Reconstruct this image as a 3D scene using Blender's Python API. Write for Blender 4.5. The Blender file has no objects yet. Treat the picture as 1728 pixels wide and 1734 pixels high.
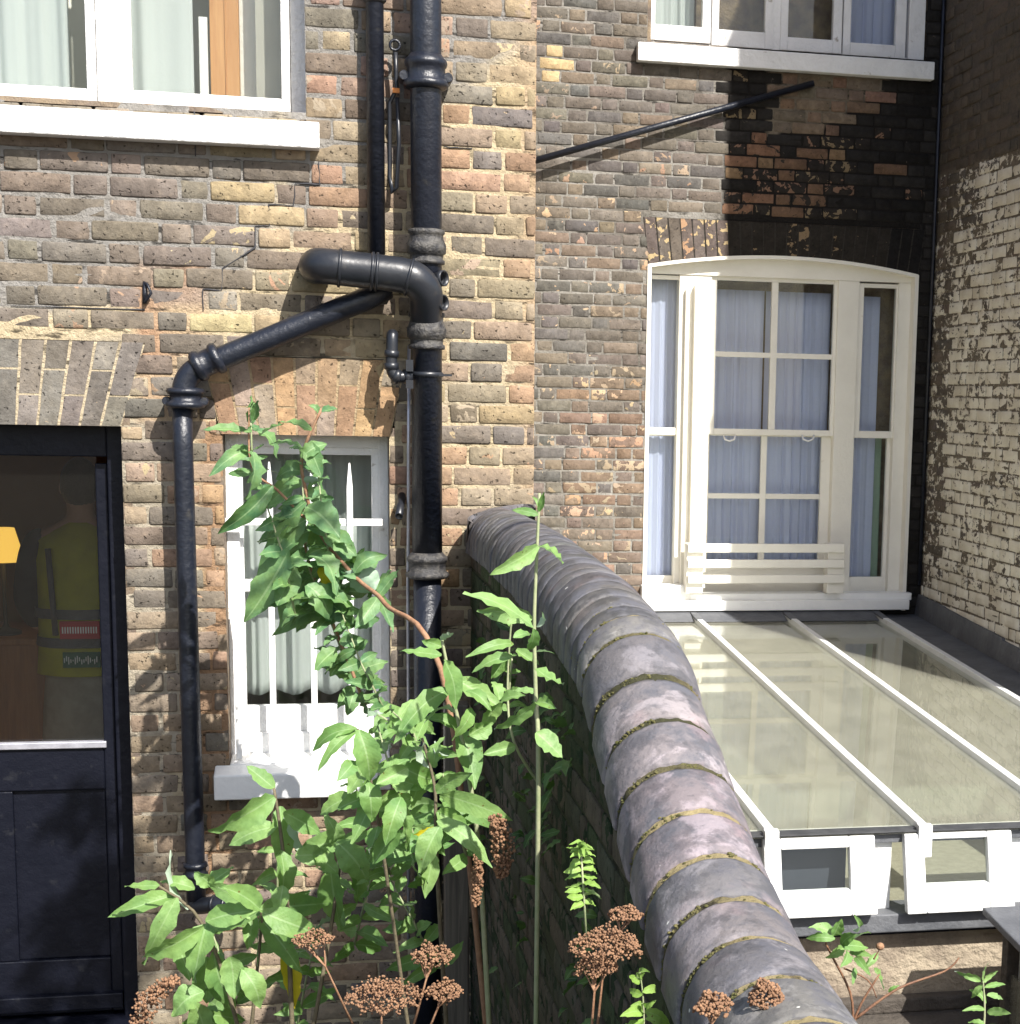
import bpy, math, random
from mathutils import Vector, Matrix, noise
S = bpy.context.scene
COL = S.collection
W, H = 1728.0, 1734.0
# ---------------------------------------------------------------- camera (solved from the building lines)
F, PXC, PYC = 2787.0, 1191.0, 1091.0
RR = ((0.9770862, -0.2116953, 0.02208304), (-0.01037198, -0.15098584, -0.98848151), (0.21259112, 0.9656026, -0.14972188))
ZC = 2.45                       # eye height above the yard
cam_d = bpy.data.cameras.new('camera')
cam = bpy.data.objects.new('camera', cam_d); COL.objects.link(cam)
cx_, cy_, cz_ = Vector(RR[0]), -Vector(RR[1]), -Vector(RR[2])
cam.matrix_world = Matrix(((cx_.x, cy_.x, cz_.x, 0), (cx_.y, cy_.y, cz_.y, 0), (cx_.z, cy_.z, cz_.z, ZC), (0, 0, 0, 1)))
cam_d.sensor_fit = 'HORIZONTAL'; cam_d.sensor_width = 36
cam_d.lens = F / W * 36
cam_d.shift_x = (W / 2 - PXC) / W
cam_d.shift_y = (PYC - H / 2) / W
cam_d.clip_start = 0.05; cam_d.clip_end = 500
S.camera = cam
# ---------------------------------------------------------------- light
SUN = Vector((0.48, -1.0, 1.1)).normalized()     # towards the sun
el = math.asin(SUN.z); az = math.atan2(SUN.x, SUN.y)
wd = bpy.data.worlds.new('World'); S.world = wd; wd.use_nodes = True
nt = wd.node_tree; bg = nt.nodes['Background']
sky = nt.nodes.new('ShaderNodeTexSky'); sky.sky_type = 'NISHITA'; sky.sun_disc = False
sky.sun_elevation = el; sky.sun_rotation = az; sky.air_density = 1.0; sky.dust_density = 2.0
nt.links.new(sky.outputs[0], bg.inputs[0]); bg.inputs[1].default_value = 0.105
sd = bpy.data.lights.new('sun', 'SUN'); sd.energy = 5.0; sd.angle = math.radians(0.5); sd.color = (1.0, 0.955, 0.89)
so = bpy.data.objects.new('sun', sd); COL.objects.link(so)
so.rotation_euler = (-SUN).to_track_quat('-Z', 'Y').to_euler(); so.location = (3, -4, 9)
S.view_settings.view_transform = 'Standard'; S.view_settings.look = 'None'
S.view_settings.gamma = 1; S.view_settings.exposure = 0.95
S.render.engine = 'CYCLES'
S.cycles.max_bounces = 10; S.cycles.transparent_max_bounces = 16
# ---------------------------------------------------------------- helpers
def ray(x, y):
    c = ((x - PXC) / F, (y - PYC) / F, 1.0)
    return Vector([RR[0][i] * c[0] + RR[1][i] * c[1] + RR[2][i] * c[2] for i in range(3)])
def P(x, y, Y):
    r = ray(x, y); v = r * (Y / r.y); v.z += ZC; return v
def PX_(x, y, X):                 # on a plane X = const
    r = ray(x, y); v = r * (X / r.x); v.z += ZC; return v
def proj(v):
    w = Vector((v[0], v[1], v[2] - ZC)); c = [Vector(RR[i]).dot(w) for i in range(3)]
    return PXC + F * c[0] / c[2], PYC + F * c[1] / c[2]

def setp(o, label=None, cat=None, group=None, kind=None):
    if label: o['label'] = label
    if cat: o['category'] = cat
    if group: o['group'] = group
    if kind: o['kind'] = kind
    return o
def thing(name, label, cat, loc, group=None):
    o = bpy.data.objects.new(name, None); COL.objects.link(o); o.location = loc; o.empty_display_size = 0.1
    return setp(o, label, cat, group)

class MB:
    def __init__(s): s.v = []; s.f = []; s.a = {}; s.sm = []
    def face(s, ids, sm=False): s.f.append(ids); s.sm.append(sm)
    def box(s, x0, x1, y0, y1, z0, z1):
        if x0 > x1: x0, x1 = x1, x0
        if y0 > y1: y0, y1 = y1, y0
        if z0 > z1: z0, z1 = z1, z0
        b = len(s.v)
        s.v += [(x0, y0, z0), (x1, y0, z0), (x1, y1, z0), (x0, y1, z0), (x0, y0, z1), (x1, y0, z1), (x1, y1, z1), (x0, y1, z1)]
        for q in ((0, 3, 2, 1), (4, 5, 6, 7), (0, 1, 5, 4), (1, 2, 6, 5), (2, 3, 7, 6), (3, 0, 4, 7)): s.face([b + i for i in q])
        return s
    def pbox(s, x0, y0, x1, y1, Y0, Y1):      # box whose front fills a rectangle seen on plane Y0
        xm, ym = (x0 + x1) / 2, (y0 + y1) / 2
        return s.box(P(x0, ym, Y0).x, P(x1, ym, Y0).x, Y0, Y1, P(xm, y1, Y0).z, P(xm, y0, Y0).z)
    def hexa(s, c):               # 8 corners, same order as box
        b = len(s.v); s.v += [tuple(p) for p in c]
        for q in ((0, 3, 2, 1), (4, 5, 6, 7), (0, 1, 5, 4), (1, 2, 6, 5), (2, 3, 7, 6), (3, 0, 4, 7)): s.face([b + i for i in q])
        return s
    def beam(s, a, b, w, h, up=(0, 0, 1)):
        a = Vector(a); b = Vector(b); d = (b - a).normalized(); sx = d.cross(Vector(up)).normalized(); uz = sx.cross(d)
        c = []
        for q in (-1, 1):
            for p, t in ((a, 0), (b, 0)): pass
        A0 = [a - sx * w / 2 - uz * h / 2, a + sx * w / 2 - uz * h / 2, b + sx * w / 2 - uz * h / 2, b - sx * w / 2 - uz * h / 2]
        A1 = [p + uz * h for p in A0]
        return s.hexa(A0 + A1)
    def tube(s, pts, r, n=20, caps=True):
        pts = [Vector(p) for p in pts]; m = len(pts)
        rs = r if isinstance(r, (list, tuple)) else [r] * m
        T = []
        for i in range(m):
            t = (pts[min(i + 1, m - 1)] - pts[max(i - 1, 0)]); T.append(t.normalized())
        u = T[0].orthogonal().normalized(); b0 = len(s.v)
        for i in range(m):
            u = (u - T[i] * u.dot(T[i])).normalized(); w = T[i].cross(u)
            for k in range(n):
                a = 2 * math.pi * k / n; s.v.append(tuple(pts[i] + (u * math.cos(a) + w * math.sin(a)) * rs[i]))
        for i in range(m - 1):
            for k in range(n):
                k2 = (k + 1) % n
                s.face([b0 + i * n + k, b0 + i * n + k2, b0 + (i + 1) * n + k2, b0 + (i + 1) * n + k], True)
        if caps:
            s.face([b0 + k for k in range(n)][::-1]); s.face([b0 + (m - 1) * n + k for k in range(n)])
        return s
    def lathe(s, org, axis, prof, n=28):      # prof: (radius, distance along axis)
        org = Vector(org); ax = Vector(axis).normalized(); u = ax.orthogonal().normalized(); w = ax.cross(u); b0 = len(s.v); m = len(prof)
        for r, d in prof:
            for k in range(n):
                a = 2 * math.pi * k / n; s.v.append(tuple(org + ax * d + (u * math.cos(a) + w * math.sin(a)) * r))
        for i in range(m - 1):
            for k in range(n):
                k2 = (k + 1) % n
                s.face([b0 + i * n + k, b0 + i * n + k2, b0 + (i + 1) * n + k2, b0 + (i + 1) * n + k], True)
        s.face([b0 + k for k in range(n)][::-1]); s.face([b0 + (m - 1) * n + k for k in range(n)])
        return s
    def ball(s, c, r, seg=8, rings=5, sc=(1, 1, 1)):
        b = len(s.v); c = Vector(c)
        s.v.append((c.x, c.y, c.z + r * sc[2]))
        for i in range(1, rings):
            t = math.pi * i / rings
            for k in range(seg):
                a = 2 * math.pi * k / seg
                s.v.append((c.x + r * sc[0] * math.sin(t) * math.cos(a), c.y + r * sc[1] * math.sin(t) * math.sin(a), c.z + r * sc[2] * math.cos(t)))
        s.v.append((c.x, c.y, c.z - r * sc[2])); e = len(s.v) - 1
        for k in range(seg): s.face([b, b + 1 + k, b + 1 + (k + 1) % seg], True)
        for i in range(rings - 2):
            for k in range(seg):
                p = b + 1 + i * seg; s.face([p + k, p + seg + k, p + seg + (k + 1) % seg, p + (k + 1) % seg], True)
        p = b + 1 + (rings - 2) * seg
        for k in range(seg): s.face([p + (k + 1) % seg, p + k, e], True)
        return s
    def att(s, name, val):
        L = s.a.setdefault(name, [])
        L += [(0, 0, 0, 0)] * (len(s.v) - len(L) - 0) if val is None else [val] * (len(s.v) - len(L))
    def build(s, name, m, parent=None, bevel=0, smooth=None):
        me = bpy.data.meshes.new(name); o = bpy.data.objects.new(name, me); COL.objects.link(o)
        off = Vector((0, 0, 0))
        if parent is not None:
            o.parent = parent
            q = parent
            while q is not None: off = off + Vector(q.location); q = q.parent
        me.from_pydata([(v[0] - off.x, v[1] - off.y, v[2] - off.z) for v in s.v], [], s.f)
        me.polygons.foreach_set('use_smooth', [bool(x) if smooth is None else smooth for x in s.sm])
        for k, L in s.a.items():
            at = me.color_attributes.new(k, 'FLOAT_COLOR', 'POINT')
            at.data.foreach_set('color', [c for t in L for c in t])
        me.materials.append(m); me.update()
        if bevel:
            b = o.modifiers.new('b', 'BEVEL'); b.width = bevel; b.segments = 2; b.limit_method = 'ANGLE'; b.angle_limit = 0.7
        return o
# ---------------------------------------------------------------- materials
def nmat(name):
    m = bpy.data.materials.new(name); m.use_nodes = True; t = m.node_tree; p = t.nodes['Principled BSDF']; return m, t, p
def N(t, kind, **kw):
    n = t.nodes.new(kind)
    for k, v in kw.items():
        if k in n.inputs.keys(): n.inputs[k].default_value = v
        else: setattr(n, k, v)
    return n
def coord(t, scale=(1, 1, 1)):
    g = N(t, 'ShaderNodeNewGeometry'); mp = N(t, 'ShaderNodeMapping'); mp.inputs['Scale'].default_value = scale
    t.links.new(g.outputs['Position'], mp.inputs[0]); return mp.outputs[0]
def tex(t, sc, det=6, rough=0.6, co=None, lo=0.35, hi=0.65, dist=0.0):
    n = N(t, 'ShaderNodeTexNoise'); n.inputs['Scale'].default_value = sc; n.inputs['Detail'].default_value = det
    n.inputs['Roughness'].default_value = rough; n.inputs['Distortion'].default_value = dist
    t.links.new(co if co is not None else coord(t), n.inputs['Vector'])
    r = N(t, 'ShaderNodeMapRange'); r.inputs[1].default_value = lo; r.inputs[2].default_value = hi; t.links.new(n.outputs[0], r.inputs[0])
    return r.outputs[0]
def mix(t, f, a, b, mode='MIX'):
    m = N(t, 'ShaderNodeMix'); m.data_type = 'RGBA'; m.blend_type = mode
    if isinstance(f, (int, float)): m.inputs[0].default_value = f
    else: t.links.new(f, m.inputs[0])
    for i, c in ((6, a), (7, b)):
        if isinstance(c, tuple): m.inputs[i].default_value = (*c, 1) if len(c) == 3 else c
        else: t.links.new(c, m.inputs[i])
    return m.outputs[2]
def mth(t, op, a, b=0.0):
    m = N(t, 'ShaderNodeMath'); m.operation = op
    for i, c in ((0, a), (1, b)):
        if isinstance(c, (int, float)): m.inputs[i].default_value = c
        else: t.links.new(c, m.inputs[i])
    return m.outputs[0]
def bump(t, p, h, st=0.5, d=0.004):
    b = N(t, 'ShaderNodeBump'); b.inputs['Strength'].default_value = st; b.inputs['Distance'].default_value = d
    t.links.new(h, b.inputs['Height']); t.links.new(b.outputs[0], p.inputs['Normal']); return b
def attr(t, n):
    a = N(t, 'ShaderNodeAttribute'); a.attribute_name = n; return a
def noisy(name, c0, c1, sc=20, rough=0.6, bs=0.3, bd=0.002, c2=None, sc2=4, spec=0.5, metal=0, bsc=None, lo2=0.45, hi2=0.6):
    m, t, p = nmat(name)
    c = mix(t, tex(t, sc), c0, c1)
    if c2: c = mix(t, tex(t, sc2, lo=lo2, hi=hi2), c, c2)
    t.links.new(c, p.inputs['Base Color']); p.inputs['Roughness'].default_value = rough; p.inputs['Metallic'].default_value = metal
    p.inputs['Specular IOR Level'].default_value = spec
    bump(t, p, tex(t, bsc or sc * 3, 8), bs, bd); return m

def brick_mat(name):
    m, t, p = nmat(name)
    a = attr(t, 'bcol'); s = attr(t, 'scol')
    co = coord(t)
    c = mix(t, tex(t, 14, 5, 0.7, co, 0.3, 0.7), a.outputs[0], (0.5, 0.46, 0.40), 'MULTIPLY')
    c = mix(t, 0.7, a.outputs[0], c)
    c = mix(t, mth(t, 'MULTIPLY', tex(t, 34, 4, 0.6, co, 0.5, 0.72), 0.5), c, mix(t, 1.0, a.outputs[0], (1.45, 1.4, 1.3), 'MULTIPLY'))
    c = mix(t, mth(t, 'MULTIPLY', tex(t, 7, 6, 0.7, co, 0.5, 0.68), 0.5), c, mix(t, 1.0, a.outputs[0], (.5, .5, .52), 'MULTIPLY'))
    sp = N(t, 'ShaderNodeMath', operation='LESS_THAN')
    n = tex(t, 17, 4, 0.55, co, 0.25, 0.75, 0.6)
    t.links.new(n, sp.inputs[0]); t.links.new(s.outputs['Alpha'], sp.inputs[1])
    c = mix(t, sp.outputs[0], c, s.outputs[0])
    pit = tex(t, 75, 3, 0.5, co, 0.64, 0.72)
    c = mix(t, mth(t, 'MULTIPLY', pit, 0.75), c, (0.012, 0.01, 0.008))
    t.links.new(c, p.inputs['Base Color']); p.inputs['Roughness'].default_value = 0.92; p.inputs['Specular IOR Level'].default_value = 0.2
    h = mth(t, 'ADD', tex(t, 45, 10, 0.7, co, 0.2, 0.8), mth(t, 'MULTIPLY', pit, -1.2))
    bump(t, p, h, 0.8, 0.006); return m
def paint_mask(t, a, amt):
    co = coord(t, (1, 1, 1.6)); n = N(t, 'ShaderNodeTexNoise'); n.inputs['Scale'].default_value = 13; n.inputs['Detail'].default_value = 9; n.inputs['Roughness'].default_value = 0.72
    n.inputs['Distortion'].default_value = 0.4
    t.links.new(co, n.inputs['Vector']); g = N(t, 'ShaderNodeMath', operation='LESS_THAN'); t.links.new(n.outputs[0], g.inputs[0]); t.links.new(a, g.inputs[1]); return g.outputs[0]
def painted_brick_mat(name):
    m, t, p = nmat(name)
    a = attr(t, 'bcol'); s = attr(t, 'scol'); co = coord(t)
    c = mix(t, tex(t, 16, 6, 0.7, co), a.outputs[0], (0.09, 0.07, 0.05))
    c = mix(t, mth(t, 'MULTIPLY', tex(t, 60, 3, 0.5, co, 0.55, 0.7), 0.7), c, (0.02, 0.018, 0.015))
    pm = paint_mask(t, s.outputs['Alpha'], 0)
    pc = mix(t, tex(t, 5, 6, 0.6, co), (0.56, 0.51, 0.41), (0.74, 0.70, 0.60))
    c = mix(t, pm, c, pc)
    t.links.new(c, p.inputs['Base Color']); p.inputs['Roughness'].default_value = 0.85
    h = mth(t, 'ADD', tex(t, 50, 8, 0.7, co), mth(t, 'MULTIPLY', pm, 0.5)); bump(t, p, h, 0.6, 0.005); return m
def mortar_mat(name):
    m, t, p = nmat(name); a = attr(t, 'bcol'); co = coord(t)
    c = mix(t, tex(t, 22, 6, 0.7, co), a.outputs[0], (0.8, 0.79, 0.76), 'MULTIPLY')
    c = mix(t, mth(t, 'MULTIPLY', tex(t, 1.0, 6, 0.65, coord(t, (7, 7, 34)), 0.57, 0.63), 0.8), c, (0.02, 0.018, 0.016))
    c = mix(t, mth(t, 'MULTIPLY', tex(t, 9, 5, 0.6, co, 0.60, 0.68), 0.5), c, (0.03, 0.027, 0.024))
    t.links.new(c, p.inputs['Base Color']); p.inputs['Roughness'].default_value = 0.95; p.inputs['Specular IOR Level'].default_value = 0.1
    bump(t, p, tex(t, 60, 8, 0.7, co), 0.9, 0.006); return m
M = {}
M['brick'] = brick_mat('stock brick'); M['mortar'] = mortar_mat('lime mortar'); M['pbrick'] = painted_brick_mat('flaking painted brick')
M['plainbrick'] = noisy('plain brick', (0.25, 0.19, 0.12), (0.13, 0.1, 0.08), 9, 0.9, 0.6, 0.01)
M['white'] = noisy('white gloss paint', (0.82, 0.82, 0.80), (0.76, 0.76, 0.75), 6, 0.42, 0.35, 0.003, c2=(0.55, 0.53, 0.48), sc2=7, bsc=40, lo2=0.68, hi2=0.8)
M['white2'] = noisy('weathered white joinery', (0.68, 0.69, 0.68), (0.62, 0.63, 0.62), 6, 0.5, 0.4, 0.004, c2=(0.42, 0.4, 0.36), sc2=9, bsc=30, lo2=0.64, hi2=0.76)
M['oldwhite'] = noisy('worn white paint', (0.8, 0.8, 0.79), (0.72, 0.72, 0.71), 8, 0.55, 0.6, 0.005, c2=(0.36, 0.33, 0.28), sc2=11, bsc=30, lo2=0.66, hi2=0.74)
M['cream'] = noisy('cream paint', (0.82, 0.79, 0.71), (0.77, 0.74, 0.66), 5, 0.5, 0.4, 0.003, c2=(0.5, 0.44, 0.34), sc2=9, bsc=40, lo2=0.7, hi2=0.8)
M['black'] = noisy('black gloss paint', (0.004, 0.005, 0.010), (0.006, 0.007, 0.013), 8, 0.42, 0.35, 0.003, c2=(0.025, 0.026, 0.03), sc2=14, bsc=30, spec=0.2, lo2=0.62, hi2=0.8)
M['iron'] = noisy('painted cast iron', (0.007, 0.009, 0.016), (0.013, 0.016, 0.025), 10, 0.36, 0.4, 0.003, c2=(0.035, 0.034, 0.034), sc2=22, bsc=45, lo2=0.6, hi2=0.78)
M['ironold'] = noisy('weathered cast iron', (0.02, 0.02, 0.024), (0.04, 0.038, 0.036), 25, 0.55, 0.7, 0.004, c2=(0.08, 0.075, 0.068), sc2=30, bsc=60)
M['upvc'] = noisy('grey black plastic pipe', (0.011, 0.013, 0.018), (0.02, 0.022, 0.027), 7, 0.36, 0.25, 0.002, c2=(0.05, 0.045, 0.04), sc2=16, lo2=0.6, hi2=0.8)
M['lead'] = noisy('lead flashing', (0.07, 0.075, 0.085), (0.11, 0.115, 0.125), 7, 0.6, 0.5, 0.006, bsc=18)
M['leadd'] = noisy('dark sealing strip', (0.03, 0.032, 0.035), (0.06, 0.062, 0.065), 12, 0.7, 0.5, 0.003)
M['timber'] = noisy('grey timber', (0.10, 0.085, 0.065), (0.05, 0.04, 0.03), 14, 0.85, 0.8, 0.01)
M['silver'] = noisy('aluminium', (0.6, 0.6, 0.66), (0.45, 0.45, 0.5), 20, 0.35, 0.2, 0.002, metal=0.6)
M['room'] = noisy('room wall', (0.34, 0.19, 0.09), (0.26, 0.14, 0.065), 1.5, 0.9, 0.1)
M['roompale'] = noisy('pale plaster', (0.62, 0.6, 0.52), (0.55, 0.53, 0.46), 2, 0.9, 0.1)
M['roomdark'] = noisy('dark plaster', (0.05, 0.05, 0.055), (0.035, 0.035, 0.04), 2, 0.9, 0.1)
M['render'] = noisy('sandy render', (0.36, 0.30, 0.22), (0.28, 0.23, 0.17), 6, 0.9, 0.7, 0.01, c2=(0.2, 0.16, 0.12), sc2=3, bsc=30)
M['navy'] = noisy('navy blind', (0.02, 0.025, 0.035), (0.03, 0.035, 0.045), 5, 0.6, 0.2)  # colour of the sheet that imitates a dark pane reflection
M['plaster'] = noisy('rough beige plaster', (0.5, 0.47, 0.39), (0.42, 0.39, 0.32), 12, 0.9, 0.5, 0.006)
M['carpet'] = noisy('stone floor', (0.46, 0.43, 0.36), (0.38, 0.35, 0.29), 30, 0.9, 0.4, 0.004)
M['ground'] = noisy('damp paving', (0.09, 0.075, 0.06), (0.05, 0.042, 0.035), 3, 0.85, 0.7, 0.02)
M['pine'] = None
M['innerpale'] = noisy('pale green white paint', (0.72, 0.78, 0.70), (0.68, 0.74, 0.66), 5, 0.5, 0.2)
M['innergreen'] = noisy('pale green paint', (0.32, 0.36, 0.30), (0.28, 0.32, 0.27), 5, 0.5, 0.2)
def wood(name, a, b, sc=(14, 14, 1.2)):
    m, t, p = nmat(name); co = coord(t, sc); c = mix(t, tex(t, 3, 8, 0.6, co, 0.3, 0.7, 1.0), a, b)
    t.links.new(c, p.inputs['Base Color']); p.inputs['Roughness'].default_value = 0.55; bump(t, p, tex(t, 9, 8, 0.6, co), 0.2, 0.002); return m
M['pine'] = wood('pine', (0.62, 0.33, 0.13), (0.5, 0.23, 0.08)); M['brownwood'] = wood('brown wood', (0.30, 0.13, 0.045), (0.2, 0.08, 0.03))
M['post'] = wood('weathered post', (0.15, 0.13, 0.10), (0.06, 0.05, 0.04), (18, 18, 1.0))
def cloth(name, c, tr=0.35, rough=0.9):
    m, t, p = nmat(name); p.inputs['Base Color'].default_value = (*c, 1); p.inputs['Roughness'].default_value = rough
    tl = N(t, 'ShaderNodeBsdfTranslucent'); tl.inputs[0].default_value = (*c, 1); mx = N(t, 'ShaderNodeMixShader'); mx.inputs[0].default_value = tr
    out = t.nodes['Material Output']; t.links.new(p.outputs[0], mx.inputs[1]); t.links.new(tl.outputs[0], mx.inputs[2]); t.links.new(mx.outputs[0], out.inputs[0])
    bump(t, p, tex(t, 90, 4), 0.15, 0.002); return m
M['curtain'] = cloth('cream curtain', (0.72, 0.76, 0.74)); M['curtainblue'] = cloth('blue white net', (0.70, 0.74, 0.93)); M['curtaingreen'] = cloth('sage curtain', (0.42, 0.55, 0.42))
M['curtaingrey'] = cloth('grey net', (0.34, 0.37, 0.35))
def glass(name, tint=(0.97, 0.985, 0.975), ior=1.45, boost=1.0, veil=0.004, rough=0.01):
    m, t, p = nmat(name); t.nodes.remove(p); out = t.nodes['Material Output']
    fr = N(t, 'ShaderNodeFresnel'); fr.inputs[0].default_value = ior
    g = N(t, 'ShaderNodeBsdfGlossy'); g.inputs['Roughness'].default_value = rough; g.inputs[0].default_value = (1, 1, 1, 1)
    tr = N(t, 'ShaderNodeBsdfTransparent'); tr.inputs[0].default_value = (*tint, 1)
    mx = N(t, 'ShaderNodeMixShader'); f = mth(t, 'MULTIPLY', fr.outputs[0], boost); t.links.new(f, mx.inputs[0]); t.links.new(tr.outputs[0], mx.inputs[1]); t.links.new(g.outputs[0], mx.inputs[2])
    df = N(t, 'ShaderNodeBsdfDiffuse'); df.inputs[0].default_value = (0.60, 0.58, 0.49, 1)
    m2 = N(t, 'ShaderNodeMixShader'); d = mth(t, 'MULTIPLY', tex(t, 5, 8, 0.7, None, -0.2, 1.2), veil * 2); t.links.new(d, m2.inputs[0])  # pale beige veil mixed over the glass, stronger on roof panes
    t.links.new(mx.outputs[0], m2.inputs[1]); t.links.new(df.outputs[0], m2.inputs[2]); t.links.new(m2.outputs[0], out.inputs[0]); return m
M['glass'] = glass('window glass', boost=0.55); M['roofglass'] = glass('greenish roof glass', (0.88, 0.91, 0.85), 1.45, 0.9, 0.13)
def leafmat(name, c0, c1, back, tr=0.3, rough=0.5):
    m, t, p = nmat(name); a = attr(t, 'lv'); sep = N(t, 'ShaderNodeSeparateColor'); t.links.new(a.outputs[0], sep.inputs[0])
    T, Sx, R_ = sep.outputs[0], sep.outputs[1], sep.outputs[2]
    c = mix(t, R_, c0, c1)
    c = mix(t, mth(t, 'MULTIPLY', tex(t, 60, 4, 0.6), 0.4), c, tuple(x * 0.55 for x in c0))
    c = mix(t, mth(t, 'MULTIPLY', tex(t, 11, 4, 0.6), 0.4), c, (0.27, 0.40, 0.10))
    c = mix(t, tex(t, 95, 3, 0.5, None, 0.70, 0.73), c, (0.12, 0.07, 0.02))
    rib = mth(t, 'LESS_THAN', mth(t, 'ABSOLUTE', mth(t, 'SUBTRACT', Sx, 0.5)), 0.035)
    v = mth(t, 'SINE', mth(t, 'MULTIPLY', mth(t, 'SUBTRACT', T, mth(t, 'MULTIPLY', mth(t, 'ABSOLUTE', mth(t, 'SUBTRACT', Sx, 0.5)), 0.45)), 75.0))
    vein = mth(t, 'GREATER_THAN', v, 0.86)
    hl = mth(t, 'MAXIMUM', rib, mth(t, 'MULTIPLY', vein, 0.05))
    c = mix(t, mth(t, 'MULTIPLY', hl, 0.35), c, (0.40, 0.55, 0.28))
    g = N(t, 'ShaderNodeNewGeometry')
    c = mix(t, g.outputs['Backfacing'], c, back)
    al = mth(t, 'GREATER_THAN', a.outputs['Alpha'], 0.5); c = mix(t, al, (0.55, 0.45, 0.02), c)
    t.links.new(c, p.inputs['Base Color']); p.inputs['Roughness'].default_value = rough; p.inputs['Specular IOR Level'].default_value = 0.35
    tl = N(t, 'ShaderNodeBsdfTranslucent'); t.links.new(mix(t, 0.6, c, (0.22, 0.48, 0.05)), tl.inputs[0])
    mx = N(t, 'ShaderNodeMixShader'); mx.inputs[0].default_value = tr; out = t.nodes['Material Output']
    t.links.new(p.outputs[0], mx.inputs[1]); t.links.new(tl.outputs[0], mx.inputs[2]); t.links.new(mx.outputs[0], out.inputs[0])
    bump(t, p, mth(t, 'ADD', mth(t, 'MULTIPLY', v, 0.12), tex(t, 70, 4)), 0.3, 0.002); return m
M['leaf'] = leafmat('butterfly bush leaf', (0.11, 0.24, 0.065), (0.26, 0.42, 0.16), (0.44, 0.54, 0.42))
M['leafdark'] = leafmat('dull leaf', (0.055, 0.15, 0.06), (0.14, 0.27, 0.13), (0.26, 0.36, 0.26), 0.22)
M['ivy'] = leafmat('ivy leaf', (0.02, 0.06, 0.015), (0.04, 0.1, 0.03), (0.08, 0.14, 0.05), 0.15)
M['lime'] = leafmat('lime leaf', (0.25, 0.42, 0.08), (0.32, 0.5, 0.12), (0.35, 0.45, 0.2), 0.35)
M['stem'] = noisy('green stem', (0.22, 0.27, 0.13), (0.32, 0.33, 0.2), 20, 0.7, 0.3); M['bark'] = noisy('red brown stem', (0.24, 0.12, 0.065), (0.33, 0.19, 0.11), 30, 0.7, 0.5)
M['darkwood'] = noisy('dark woody stem', (0.10, 0.085, 0.05), (0.16, 0.13, 0.08), 30, 0.8, 0.5)
M['rosestem'] = noisy('rose stem', (0.13, 0.06, 0.035), (0.2, 0.1, 0.05), 40, 0.6, 0.5)
M['dry'] = noisy('dried flower', (0.17, 0.09, 0.05), (0.32, 0.18, 0.10), 60, 0.95, 0.5, 0.003)
M['moss'] = noisy('moss', (0.12, 0.13, 0.03), (0.26, 0.23, 0.09), 50, 0.95, 1.0, 0.01)
# ================================================================ ground
g = MB(); n = 40
g.v = []; 
for (x0, x1, y0, y1) in ((-60, 60, -60, 60),):
    g.box(x0, x1, y0, y1, -0.2, 0.0)
setp(g.build('ground', M['ground']), kind='structure')
YA, YB, XC = 6.10, 10.60, 3.85
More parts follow.
